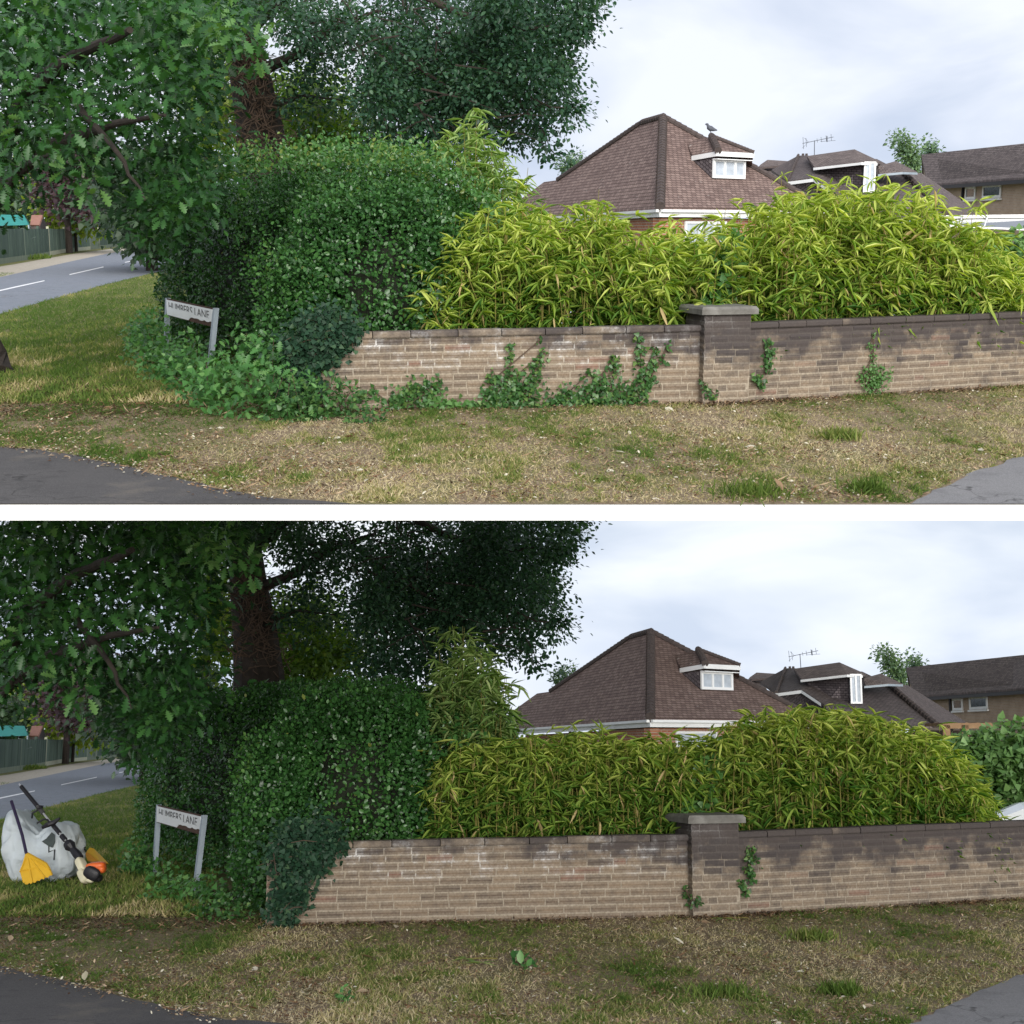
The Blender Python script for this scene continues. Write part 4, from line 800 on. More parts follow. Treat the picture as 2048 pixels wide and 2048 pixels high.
def gable(name, lab, cat, pts, Y, dep, wallmat, roofmat, walltop):
    """front gable outline (left eave, ridge, right eave) at depth Y"""
    l, r, e_ = [U.P(a, b_, Y) for a, b_ in pts]; bk = Vector((0, dep, 0)); t = Thing(name, '', cat, (r.x, Y, 0))
    dn = Vector((0, 0, -.12)); v, f, uv = joinuv(slab_uv([l, r, r + bk, l + bk], dn, (0, 1, 0)), slab_uv([r, e_, e_ + bk, r + bk], dn, (0, 1, 0))); t.add('roof', v, f, roofmat, uvs=uv)
    a, b_ = l + Vector((.15, .2, -.13)), e_ + Vector((-.15, .2, -.13)); w_ = [Vector((a.x, a.y, 0)), Vector((b_.x, a.y, 0)), Vector((b_.x, a.y, b_.z)), r + Vector((0, .2, -.14)), a]
    v, f = slab(w_, Vector((0, dep - .4, 0))); uv = [(v[i].x + v[i].y, v[i].z) for q in f for i in q]; t.add('wall', v, f, wallmat, uvs=uv)
    for pl, tg in UD: t.put(pl, lab % tg)
gable('garden_shed', 'low dark shed with shallow gable roof behind the %s fence end', 'shed', [(196, 449), (216, 437), (262, 450)], 186, 6, plain('shed wall', (.05, .035, .03), .9), plain('shed roof', (.22, .16, .13), .9), 2)
t = Thing('summer_house', '', 'outbuilding', tuple(Vector((U.P(72, 450, 108).x, 108, 0))))
a, b_, c_, d_ = U.P(60, 450, 108), U.P(63, 430, 111), U.P(85, 430, 111), U.P(78, 450, 108)
e_ = U.P(93, 449, 113)
v, f, uv = slab_uv([a, d_, c_, b_], Vector((0, .2, -.1)), (1, 0, 0)); t.add('roof', v, f, plain('pink tile roof', (.33, .17, .13), .9, (.26, .13, .1), 3), uvs=uv)
w_ = [Vector((d_.x, d_.y + .1, 0)), Vector((e_.x, e_.y, 0)), e_, c_ + Vector((0, 0, -.05)), d_ + Vector((0, .1, -.05))]; v, f = slab(w_, Vector((-.3, .3, 0))); t.add('wall', v, f, plain('dark gable', (.10, .085, .08), .9))
v, f = slab([Vector((a.x, a.y + .1, 0)), Vector((d_.x, d_.y + .1, 0)), d_ + Vector((0, .12, -.1)), a + Vector((0, .12, -.1))], Vector((0, .3, 0))); t.add('wall', v, f, plain('dark front', (.10, .085, .08), .9))
for pl, tg in UD: t.put(pl, 'small outbuilding with a pink tiled roof behind the %s fence' % tg)
t = Thing('canvas_gazebo', '', 'gazebo', tuple(Vector((U.P(30, 450, 106).x, 106, 0))))
P = [U.P(a, b_, y) for a, b_, y in ((-20, 452, 104), (57, 450, 104), (48, 430, 107), (-14, 429, 107), (60, 449, 110), (-22, 450, 110))]
v, f = P, [[0, 1, 2, 3], [1, 4, 2], [4, 5, 3, 2], [5, 0, 3]]; t.add('canopy', v, f, M['teal'])
for q in (0, 1, 4, 5): t.add('pole', *tube([(P[q].x, P[q].y, 0), tuple(P[q])], .05, 6), M['steel'])
for pl, tg in UD: t.put(pl, 'teal canvas gazebo top behind the left end of the %s fence' % tg)

# ================================================================== HOUSES
UP = Vector((0, 0, 1))
def window(t, o, ux, w_, h, nv, mull, glassmat, parent=None, fr=.07, sill=True):
    """o lower-left corner, ux unit vector along, nv outward"""
    o = Vector(o); ms = [obox(o, ux * w_, nv * .06, UP * fr), obox(o + UP * (h - fr), ux * w_, nv * .06, UP * fr), obox(o + UP * fr, ux * fr, nv * .06, UP * (h - 2 * fr)), obox(o + UP * fr + ux * (w_ - fr), ux * fr, nv * .06, UP * (h - 2 * fr))]
    for m_ in mull: ms.append(obox(o + UP * fr + ux * (w_ * m_ - fr / 2), ux * fr, nv * .055, UP * (h - 2 * fr)))
    i = t.add('window', *join(*ms), M['white'], parent=parent)
    t.add('pane', *obox(o + UP * fr + ux * fr + nv * .004, ux * (w_ - 2 * fr), nv * .02, UP * (h - 2 * fr)), glassmat, parent=i)
    return i
def wallquad(a, b_, z0, z1a, z1b, nv, th=.25):
    P = [Vector((a.x, a.y, z0)), Vector((b_.x, b_.y, z0)), Vector((b_.x, b_.y, z1b)), Vector((a.x, a.y, z1a))]; v, f = slab(P, nv * -th); d = (b_ - a).normalized()
    return v, f, [(v[i].dot(d), v[i].z) for q in f for i in q]
def hp(x, y): return x + 13, y - 1022
h1 = Thing('bungalow', '', 'house', (U.P(1320, 414, 42).x, 42, 0))
Cc, Lc, Rc, A = U.P(1320, 414, 40), U.P(1046, 434, 55), U.P(1653, 418, 44.5), U.P(1326, 235, 46)
pr = lambda x, y: U.plane(*hp(x, y), Cc, Rc, A)
plf = lambda x, y: U.plane(*hp(x, y), Cc, Lc, A)
Rl = plf(1270, 1269); e1, e2, e3 = plf(1104, 1382), plf(1075, 1386), plf(1028, 1420)
bkp = Vector((6, 16, 0)); Bk = Vector((Rc.x + 1, Rc.y + 12, Rc.z)); BL = Vector((Lc.x + 4, Lc.y + 8, Lc.z))
dn = Vector((0, 0, -.10)); udl = (Cc - Lc); udr = (Rc - Cc)
lf = slab_uv([Cc, A, Rl, e1, e2, e3, Lc], dn, udl); rf = slab_uv([Cc, Rc, A], dn, udr)
bf1 = slab_uv([A, Rc, Bk], dn, (0, 1, 0)); bf2 = slab_uv([Rl, A, Bk, BL], dn, udr); bf3 = slab_uv([e1, Rl, BL], dn, udr); bf4 = slab_uv([e3, e2, e1, BL, Lc], dn, udr)
v, f, uv = joinuv(lf, rf, bf1, bf2); ro = h1.add('roof', v, f, M['tile'], uvs=uv)
def hips(a, b_, r, n, off=Vector((0, -.03, .03))):
    ms = []
    for i in range(n):
        p, q = a.lerp(b_, i / n) + off, a.lerp(b_, (i + 1.15) / n) + off; ms.append(tube([p, q], [r * .78, r], 8))
    return join(*ms)
h1.add('hip_tile', *hips(A, Cc, .15, 34), M['hiptile'], parent=ro); h1.add('hip_tile', *hips(A, Rc, .11, 30), M['hiptile'], parent=ro); h1.add('ridge_tile', *hips(Rl, A, .11, 9), M['hiptile'], parent=ro); h1.add('hip_tile', *hips(Rl, e1, .10, 24), M['hiptile'], parent=ro)
nl = Vector((-(Cc - Lc).y, (Cc - Lc).x, 0)).normalized(); nl = nl if nl.y < 0 else -nl; nr_ = Vector(((Rc - Cc).y, -(Rc - Cc).x, 0)).normalized()
for a, b_, nv in ((Lc, Cc, nl), (Cc, Rc, nr_)):
    h1.add('gutter', *join(obox(a + nv * .02 + UP * -.14, b_ - a, nv * .09, UP * .075), obox(a - nv * .02 + UP * -.27, b_ - a, nv * .03, UP * .13)), M['white'])
ins = .35
wl0, wl1 = Lc - nl * ins, Cc - nl * ins * .7 - nr_ * ins; wr1 = Rc - nr_ * ins
h1.add('wall', *[x for x in wallquad(wl0, wl1, 0, Lc.z - .3, Cc.z - .3, nl)][:2], M['redbrick'], uvs=wallquad(wl0, wl1, 0, Lc.z - .3, Cc.z - .3, nl)[2])
h1.add('wall', *wallquad(wl1, wr1, 0, Cc.z - .3, Rc.z - .3, nr_)[:2], M['redbrick'], uvs=wallquad(wl1, wr1, 0, Cc.z - .3, Rc.z - .3, nr_)[2])
ud = (wr1 - wl1).normalized(); wx = U.plane(1368, 430, wl1, wr1, wl1 + UP); wx.z = 0
window(h1, wx + UP * .95 + nr_ * .01, ud, 1.75, 1.20, nr_, (.38, .72), M['curtain'])
# dormer
s1, s2 = pr(1409, 1378), pr(1473, 1378); uw = (s2 - s1); uw.z = 0; ul = uw.length; uw.normalize(); nd_ = Vector((uw.y, -uw.x, 0)); s1 = s1 + nd_ * .04
t1 = U.plane(*hp(1409, 1339), s1, s1 + uw, s1 + UP); hh = t1.z - s1.z
dw = window(h1, s1, uw, ul, hh, nd_, (.36, .68), M['curtain'], parent=ro, fr=.085)
fe, fr_ = s1 + UP * hh - uw * .02 + nd_ * .22, s1 + uw * (ul + .14) + UP * hh + nd_ * .22
lb = pr(1372, 1342); lm = pr(1360, 1306); ad_ = U.P(*hp(1409, 1295), s1.y + 1.0); rb = pr(1490, 1352)
dorm = joinuv(slab_uv([fe + UP * .2, fr_ + UP * .2, ad_], dn, uw), slab_uv([lb + UP * .12, fe + UP * .2, ad_, lm], dn, (lb - fe)), slab_uv([fr_ + UP * .2, rb, ad_ + Vector((.8, 2.4, .0)), ad_], dn, (fr_ - rb)))
di = h1.add('dormer_roof', dorm[0], dorm[1], M['tile'], parent=ro, uvs=dorm[2])
h1.add('fascia', *join(obox(fe - uw * .02 + UP * .06, (fr_ - fe) + uw * .02, nd_ * .03, UP * .14), obox(fe - uw * .05 + UP * .06, (lb - fe) + UP * -.08, uw * .03, UP * .14), obox(fe - UP * .03, (fr_ - fe), nd_ * -.2, UP * .025)), M['white'], parent=ro)
ck = [s1 - nd_ * .02, s1 - nd_ * .02 + UP * hh, lb + UP * -.05]; v, f, uv = slab_uv(ck, uw * .05, (lb - s1)); h1.add('dormer_cheek', v, f, M['tilehung'], parent=ro, uvs=uv)
hpn = hips(ad_, fe + UP * .2, .12, 8); h1.add('hip_tile', *hpn, M['hiptile'], parent=ro); h1.add('hip_tile', *hips(ad_, fr_ + UP * .2, .07, 14), M['hiptile'], parent=ro)
h1.put(U, 'bungalow with big brown hipped tile roof behind the upper bamboo thicket'); h1.put(D, 'bungalow with big brown hipped tile roof and red brick walls behind the lower cut bamboo')
# pigeon on the upper dormer
pg = ad_ + Vector((-.02, -.05, .08)); t = Thing('pigeon', 'grey pigeon perched on the dormer roof of the upper bungalow', 'bird', pg)
prof = [(-.02, .03, .0), (.0, .10, .055), (.02, .16, .075), (.05, .20, .06), (.10, .26, .04), (.12, .30, .045), (.15, .335, .035), (.18, .34, .008)]
bodyv = tube([pg + Vector((.20, 0, .10)), pg + Vector((.10, 0, .12)), pg + Vector((.0, 0, .15)), pg + Vector((-.07, 0, .19)), pg + Vector((-.09, 0, .24)), pg + Vector((-.11, 0, .275)), pg + Vector((-.14, 0, .28)), pg + Vector((-.18, 0, .27))], [.012, .05, .085, .07, .04, .042, .03, .006], 10)
t.add('body', *bodyv, M['pigeon'], smooth=True)
for s in (-.03, .03): t.add('leg', *tube([pg + Vector((-.0, s, .09)), pg + Vector((-.01, s, -.04))], .008, 5), M['pigeon'])
t.put(U)
# house 2, dark roofs with dormers
def poly2(pts, th=dn, ud=(1, .2, 0)): return slab_uv([U.P(x + 13, y - 1022, d) for x, y, d in pts], th, ud)
K = (1583.5, 1333, 66)
h2 = Thing('dormer_house', '', 'house', tuple(Vector((U.P(1700, 460, 62).x, 63, 0))))
v, f, uv = joinuv(poly2([K, (1530, 1362, 69), (1562, 1384, 60)]), poly2([K, (1562, 1384, 60), (1614, 1377, 59), (1601, 1333, 65.5)]), poly2([(1601, 1333, 65.5), (1614, 1377, 59), (1660, 1410, 57.5), (1680, 1462, 55), (1881, 1451, 57), (1792, 1368, 63), (1741, 1340, 65.5)]),
                poly2([(1792, 1368, 63), (1881, 1451, 57), (1945, 1447, 68), (1830, 1368, 69)], ud=(0, 1, 0)), poly2([K, (1601, 1333, 65.5), (1741, 1340, 65.5), (1760, 1350, 76), (1560, 1350, 76), (1530, 1362, 69)], ud=(1, 0, 0)))
r2 = h2.add('roof', v, f, M['tile2'], uvs=uv)
def P2(x, y, d): return U.P(x + 13, y - 1022, d)
h2.add('hip_tile', *hips(P2(1792, 1368, 63), P2(1881, 1451, 57), .14, 16), M['hiptile'], parent=r2); h2.add('hip_tile', *hips(P2(*K), P2(1562, 1384, 60), .07, 12), M['hiptile'], parent=r2)
v, f, uv = joinuv(poly2([(1601, 1334, 63), (1696, 1320.5, 62), (1710, 1345, 58.2), (1616, 1357, 60)], ud=(1, 0, 0)), poly2([(1696, 1320.5, 62), (1742, 1346, 59), (1710, 1345, 58.2)], ud=(1, 0, 0)), poly2([(1601, 1334, 63), (1620, 1338, 66), (1750, 1346, 66), (1742, 1346, 59), (1696, 1320.5, 62)]))
h2.add('dormer_roof', v, f, M['tile2'], parent=r2, uvs=uv)
v, f, uv = joinuv(poly2([(1622, 1358, 60.5), (1711, 1348, 58.6), (1711, 1408, 58.6), (1660, 1408, 58.8)], Vector((.1, .3, 0)), ud=(1, 0, 0))); h2.add('dormer_cheek', v, f, M['tilehung'], parent=r2, uvs=uv)
a, b_, c_ = P2(1614, 1357.5, 59.9), P2(1710, 1346.5, 58.0), P2(1742, 1348, 58.9)
h2.add('fascia', *join(obox(a, b_ - a, (0, .06, 0), UP * -.10), obox(b_, c_ - b_, (0, .06, 0), UP * -.10)), M['white'], parent=r2)
o = P2(1712, 1407, 58.4); window(h2, o, Vector((1, .15, 0)).normalized(), .50, 1.22, Vector((.15, -1, 0)).normalized(), (.5,), M['curtain'], parent=r2, fr=.07)
v, f, uv = poly2([(1562, 1385, 60.2), (1614, 1378, 59.2), (1664, 1412, 57.8), (1664, 1460, 57.8), (1562, 1460, 60.2)], Vector((.1, .3, 0)), ud=(1, 0, 0)); h2.add('gable', v, f, M['tilehung'], uvs=uv)
a, b_, c_ = P2(1560, 1386, 59.7), P2(1614, 1379, 58.7), P2(1652, 1406, 57.4)
h2.add('bargeboard', *join(obox(a, b_ - a, (0, .05, 0), UP * -.13), obox(b_, c_ - b_, (0, .05, 0), UP * -.13)), M['white'], parent=r2)
v, f, uv = joinuv(poly2([(1743, 1354, 61), (1779, 1344, 62.5), (1792, 1365, 60), (1745, 1370, 60.2)], ud=(1, 0, 0)), poly2([(1779, 1344, 62.5), (1822, 1366, 61.5), (1792, 1365, 60)], ud=(1, 0, 0)))
h2.add('dormer_roof', v, f, M['tile2'], parent=r2, uvs=uv)
a, b_, c_ = P2(1743, 1370.5, 60), P2(1792, 1366, 59.8), P2(1822, 1367, 61.3); h2.add('fascia', *join(obox(a, b_ - a, (0, .05, 0), UP * -.09), obox(b_, c_ - b_, (0, .05, 0), UP * -.09)), M['steel'], parent=r2)
a, b_ = P2(1566, 1400, 60.8), P2(1880, 1452, 58); h2.add('wall', *wallquad(Vector((a.x, a.y + 1, 0)), Vector((b_.x - .3, b_.y + 2.5, 0)), 0, 2.9, 2.0, Vector((0, -1, 0)))[:2], M['tanbrick'], uvs=wallquad(Vector((a.x, a.y + 1, 0)), Vector((b_.x - .3, b_.y + 2.5, 0)), 0, 2.9, 2.0, Vector((0, -1, 0)))[2])
m0, m1 = P2(1616, 1334, 64), P2(1616, 1303, 64); ae = h2.add('aerial', *tube([m0 - UP * .2, m1], .018, 6), M['antenna'], parent=r2)
el = [tube([P2(1592, 1309, 64.3), P2(1654, 1296, 63.7)], .013, 5)]
for x, y, l in ((1594, 1308, 12), (1600, 1307, 9), (1622, 1303, 4), (1630, 1301, 5), (1640, 1299, 6), (1650, 1297, 7)): el.append(tube([P2(x, y + l, 64), P2(x - 1, y - l, 64)], .009, 4))
el.append(tube([P2(1592, 1318, 64), P2(1604, 1306, 64), P2(1596, 1298, 64)], .01, 4)); el.append(tube([P2(1641, 1294, 64), P2(1641, 1306, 64)], .022, 5)); el.append(tube([P2(1628, 1305, 64), P2(1658, 1303, 63.8)], .008, 4))
v, f = join(*el); b0 = np.array(h2.base); h2.parts.append(['aerial_element', mesh('aerial_element', np.array([tuple(q) for q in v], dtype=np.float32) - b0.astype(np.float32), f, M['antenna']), r2, None])
for x in (1593, 1600): h2.add('chimney_pot', *tube([P2(x, 1336, 66), P2(x, 1329, 66)], [.07, .055], 8), M['hiptile'], parent=r2)
h2.put(U, 'dark roofed house with tile hung dormer and roof aerial in the upper picture'); h2.put(D, 'dark roofed house with tile hung dormer and roof aerial in the lower picture')
# a further roof peeking out at its left
t = Thing('distant_house', '', 'house', tuple(Vector((U.P(1540, 460, 96).x, 96, 0))))
v, f, uv = joinuv(poly2([(1490, 1372, 90), (1508, 1351, 96), (1522, 1341.5, 98), (1575, 1345, 99), (1580, 1372, 91)], ud=(1, 0, 0))); t.add('roof', v, f, M['tile2'], uvs=uv)
a, b_ = P2(1492, 1373, 91.5), P2(1578, 1373, 91.5); v, f, uv = wallquad(a, b_, 0, a.z - .2, b_.z - .2, Vector((0, -1, 0))); t.add('wall', v, f, M['tanbrick'], uvs=uv)
a, b_ = P2(1510, 1360, 92), P2(1555, 1356, 92.5); t.add('dormer_roof', *obox(a, b_ - a, (0, 1.2, 0), UP * .12), M['hiptile'])
for pl, tg in UD: t.put(pl, 'distant low roof peeking out left of the %s aerial' % tg)
# house 3, two storeys at right
h3 = Thing('brick_house', '', 'house', tuple(Vector((U.P(1950, 460, 77).x, 77, 0))))
e0, e1_ = U.P(1855, 369, 82), U.P(2029, 356, 71.7); ed = (e1_ - e0); eN = e1_ + ed * .45; g0, g1 = U.P(1843, 309, 86.5), U.P(2029, 289, 76.2); gd = g1 - g0; gN = g1 + gd * .45
v, f, uv = joinuv(slab_uv([e0, eN, gN, g0], Vector((0, 0, -.14)), ed), slab_uv([g0, gN, gN + Vector((2, 6, -3)), g0 + Vector((2, 6, -3))], Vector((0, 0, -.14)), ed))
r3 = h3.add('roof', v, f, M['tile2'], uvs=uv); edn = ed.normalized(); n3 = Vector((edn.y, -edn.x, 0))
h3.add('gutter', *obox(e0 + n3 * .02 + UP * -.30, (eN - e0), n3 * .09, UP * .18), M['black'])
wa, wb = e0 - n3 * .45 + edn * .3, eN - n3 * .45; v, f, uv = wallquad(wa, wb, 0, wa.z - .16, wb.z - .16, n3); h3.add('wall', v, f, M['tanbrick'], uvs=uv)
wg = g0 + edn * .3 + Vector((2, 6, -3)); gp = [Vector((wa.x, wa.y, 0)), wa - UP * .16, g0 + edn * .3 - UP * .2, wg - UP * .2, Vector((wg.x, wg.y, 0))]; v, f = slab(gp, edn * .2); h3.add('wall', v, f, M['tanbrick'], uvs=[(v[i].y, v[i].z) for q in f for i in q])
for x0, x1, y0, y1, mu in ((1918.6, 1939, 1421, 1391, ()), (1953, 1990, 1419, 1387.5, ())):
    o = U.plane(x0 + 13, y0 - 1022, wa, wb, wa + UP); e_ = U.plane(x1 + 13, y0 - 1022, wa, wb, wa + UP); tp = U.plane(x0 + 13, y1 - 1022, wa, wb, wa + UP); hw = tp.z - o.z; wi = (e_ - o).dot(edn)
    i = window(h3, o + n3 * .02, edn, wi, hw, n3, mu, M['glass'], fr=.13); h3.add('transom', *obox(o + n3 * .025 + UP * hw * .68, edn * wi, n3 * .05, UP * .10), M['white'], parent=i); h3.add('sill', *obox(o + n3 * .02 - edn * .08 - UP * .12, edn * (wi + .16), n3 * .12, UP * .10), M['white'], parent=i)
dp = U.plane(1918 + 13, 400, wa, wb, wa + UP); h3.add('downpipe', *tube([Vector((dp.x, dp.y, 0)) + n3 * .08 - edn * .25, dp + n3 * .08 - edn * .25 + UP * .9], .07, 7), M['black'])
h3.put(U, 'two storey tan brick house with dark roof at the far right of the upper picture'); h3.put(D, 'two storey tan brick house with dark roof at the far right of the lower picture')
# timber pergola, lower picture
t = Thing('pergola', 'brown timber pergola in front of the lower tan brick house', 'pergola', tuple(Vector((P2(1930, 1480, 52).x, 52, 0))))
Pp = lambda x, y, d=52: D.P(x, y, d)
a, b_ = Pp(1885, 1446), Pp(1985, 1446); t.add('beam', *obox(a, b_ - a, (0, .15, 0), UP * -.20), M['timber'])
for x in (1893, 1930, 1972):
    p = Pp(x, 1450); t.add('post', *obox((p.x - .13, p.y, 0), (.26, 0, 0), (0, .16, 0), (0, 0, p.z)), M['timber'])
for k in range(5):
    p = Pp(1890 + k * 22, 1444); t.add('rafter', *obox(p + Vector((0, .16, -.14)), (.1, 0, 0), (0, 2.4, 0), UP * .12), M['timber'])
v, f = obox((a.x - .5, a.y + 2.6, 0), (b_.x - a.x + 1, 0, 0), (0, .1, 0), (0, 0, a.z - .25)); t.add('back_panel', v, f, plain('dark timber', (.05, .035, .03), .9)); t.put(D)

# ================================================================== VEHICLES
def car(pl, label, fx, fy, heading, scale=1.0, van=False):
    """low-poly shaped car, x forward; front bumper at fx,fy"""
    ca, sa = math.cos(heading), math.sin(heading); base = Vector((fx, fy, 0)); fwd = Vector((ca, sa, 0)); side = Vector((-sa, ca, 0))
    def pt(x, y, z): return base + fwd * (x * scale) + side * (y * scale) + UP * (z * scale)
    if van: S = [(0, .45, .80), (-.05, .9, .84), (-.9, 1.15, .9), (-1.5, 1.75, .82), (-1.9, 2.2, .78), (-2.4, 2.32, .78), (-5.0, 2.32, .78), (-5.2, 2.2, .8), (-5.3, .5, .85)]
    else: S = [(0, .42, .72), (-.08, .68, .80), (-.5, .86, .86), (-1.25, .98, .88), (-2.0, 1.36, .66), (-2.35, 1.46, .60), (-3.3, 1.45, .60), (-4.0, 1.12, .74), (-4.2, .9, .82), (-4.3, .5, .80)]
    n = len(S); V = []
    for x, z, hw in S:
        belt = min(z, .95 if not van else 1.2); V += [pt(x, -.86, .32), pt(x, -max(hw, .84), belt * .8), pt(x, -hw, z), pt(x, 0, z + .04), pt(x, hw, z), pt(x, max(hw, .84), belt * .8), pt(x, .86, .32)]
    Fc = [[i * 7 + k, i * 7 + k + 1, (i + 1) * 7 + k + 1, (i + 1) * 7 + k] for i in range(n - 1) for k in range(6)] + [list(range(7)), list(range((n - 1) * 7, n * 7))[::-1]]
    Fc += [[i * 7, (i + 1) * 7, (i + 1) * 7 + 6, i * 7 + 6] for i in range(n - 1)]
    t = Thing('parked_van' if van else 'parked_car', label, 'van' if van else 'car', base + fwd * -2.1); t.add('body', V, Fc, M['carpaint'])
    i0 = 3 if not van else 2
    def lerp(k, l, u): return S[k][l] + (S[k + 1][l] - S[k][l]) * u
    def glassq(k, u0, u1, e):
        P = [pt(lerp(k, 0, u), s * lerp(k, 2, u) * .9, lerp(k, 1, u) + .045) for u, s in ((u0, -1), (u0, 1), (u1, 1), (u1, -1))]; return slab(P, UP * .012)
    t.add('windscreen', *glassq(i0, .08, .95, 0), M['glass'])
    for s in (-1, 1):
        if van: q = [pt(-1.75, s * .86, 1.25), pt(-2.9, s * .86, 1.25), pt(-2.9, s * .86, 1.95), pt(-2.15, s * .86, 1.95)]
        else: q = [pt(-1.5, s * .87, 1.0), pt(-3.7, s * .87, 1.0), pt(-3.3, s * .70, 1.36), pt(-2.2, s * .72, 1.36)]
        t.add('side_window', *slab(q, side * (s * .03)), M['glass'])
        for x in (-.85, -3.4):
            w0 = t.add('wheel', *tube([pt(x, s * .68, .32), pt(x, s * .89, .32)], .32, 18), M['black']); t.add('rim', *tube([pt(x, s * .88, .32), pt(x, s * .90, .32)], .2, 14), M['alu'], parent=w0)
        t.add('headlight', *obox(pt(-.12, s * .55 - .14, .60), fwd * .13, side * .28, UP * .13), M['glass'])
    t.put(pl)
p = D.P(1988, 1590, 22.5); car(D, 'white parked car with only its bonnet showing right of the lower bamboo', p.x - .02, 22.8, math.pi - .25, 1.0)
# white framed glass canopy seen over the upper bamboo
t = Thing('glass_canopy', 'white framed glazed canopy beyond the upper bamboo at right', 'canopy', tuple(Vector((U.P(1990, 460, 34).x, 34, 0))))
a, b_ = U.P(1860, 431, 34), U.P(2140, 428, 34); c_, d_ = U.P(1900, 450.5, 32.5), U.P(2140, 461, 32.5)
t.add('roof_beam', *obox(a, b_ - a, (0, .08, 0), UP * -.075), M['white']); t.add('lower_beam', *obox(c_, d_ - c_, (0, .06, 0), UP * -.04), M['white'])
for x in (1925, 1975, 2060):
    p = U.P(x, 433, 34); q = U.P(x - 6, 453, 32.6); t.add('glazing_bar', *tube([p, q], .022, 5), M['white'])
t.add('pane', *slab([a + Vector((.6, .02, -.08)), b_ + Vector((0, .02, -.08)), d_ + Vector((0, .04, 0)), c_ + Vector((0, .04, 0))], Vector((0, .01, 0))), M['glass'])
for x in (1890, 2120):
    p = U.P(x, 432, 34); t.add('post', *obox((p.x, p.y, 0), (.08, 0, 0), (0, .08, 0), (0, 0, p.z - .08)), M['white'])
t.put(U)

# ================================================================== TOOLS (lower picture)
def z8(x, y): return 20 + x / 7.73, 1540 + y / 7.73
def Q(x, y, d): return D.P(*z8(x, y), d)
# bulk bag
bc = D.G(92, 1752); gy = 19.7
ctr = D.P(92, 1700, gy); bm = bmesh.new(); bmesh.ops.create_cube(bm, size=2); bmesh.ops.subdivide_edges(bm, edges=bm.edges[:], cuts=22, use_grid_fill=True)
u = np.array([q.co[:] for q in bm.verts]); r = (np.abs(u) ** 3.6).sum(1) ** (-1 / 3.6); u = u * r[:, None]
hx = u[:, 0]; top = np.interp(hx, [-1, -.75, -.45, -.1, .25, .7, 1], [1.08, 1.06, .84, .66, .80, .78, .55])
p = np.stack([ctr.x + u[:, 0] * .47, gy + u[:, 1] * .42, .40 + u[:, 2] * .40], 1); zz = (u[:, 2] + 1) / 2; p[:, 2] = zz * top * .92
fold = (vnoise(p, 4.5, 2) - .5) * .14 + (1 - np.abs(vnoise(p * np.array((2., 2., 1.2)), 4, 3) - .5) * 4) * .045; p += nrmz(u) * fold[:, None]; p[:, 2] = np.maximum(p[:, 2], 0)
Fc = [[q.index for q in f_.verts] for f_ in bm.faces]; bm.free()
t = Thing('bulk_bag', 'slumped white woven bulk bag full of cuttings on the left verge', 'bag', (ctr.x, gy, 0)); t.add('sack', p.astype(np.float32), Fc, M['bag'], smooth=True)
fy = gy - .47
t.add('flap', *slab([Q(*q, fy - .03) for q in ((490, 1105), (560, 1060), (640, 965), (685, 1000), (690, 1120), (655, 1200), (600, 1180))], Vector((0, .02, 0))), plain('dark green webbing', (.05, .065, .062), .7, (.03, .04, .04), 9)); t.add('strap', *tube([Q(600, 1150, fy), Q(600, 1270, fy - .02), Q(690, 1230, fy - .03), Q(680, 1390, fy)], .009, 6), M['black'])
t.add('strap', *tube([Q(340, 740, fy + .1), Q(350, 660, fy), Q(430, 620, fy), Q(480, 560, fy), Q(510, 580, fy)], .013, 6), M['black']); t.put(D)
# yellow shovel-rake with purple-black pole
def plate(P, th): return slab(P, th)
d0 = 18.75
hd = [(270, 1290), (235, 1300), (155, 1575), (200, 1740), (235, 1770)]; teeth = [(270, 1770), (300, 1745), (320, 1765), (350, 1735), (385, 1745), (420, 1710), (455, 1715), (480, 1685), (520, 1690), (545, 1660), (590, 1665), (610, 1635), (650, 1630), (610, 1530), (560, 1450)]
P = [Q(x, y, d0 + .12 - (y - 1290) * .0006) for x, y in hd + teeth]; lowz = min(q.z for q in P)
P = [q + UP * (.01 - lowz if lowz < .01 else 0) for q in P]
t = Thing('leaf_rake', 'yellow plastic leaf scoop rake leaning on the white bag', 'rake', (P[3].x, P[3].y, 0)); hi = t.add('head', *plate(P, Vector((.0, .03, .012))), M['yellow'])
t.add('rib', *join(*[tube([P[0] + Vector((0, -.012, -.02)), q + Vector((0, -.012, 0))], [.016, .008], 6) for q in (P[2], P[8], P[14], P[-2])]), M['yellow'], parent=hi)
t.add('rib', *tube([P[2] + Vector((.02, -.01, .02)), P[-1] + Vector((-.02, -.01, -.03))], .008, 6), M['yellow'], parent=hi)
t.add('handle', *tube([P[0] + Vector((0, 0, -.05)), Q(190, 1010, d0 + .25), Q(100, 720, d0 + .36), Q(20, 480, d0 + .46)], .021, 9), M['purple']); t.put(D)
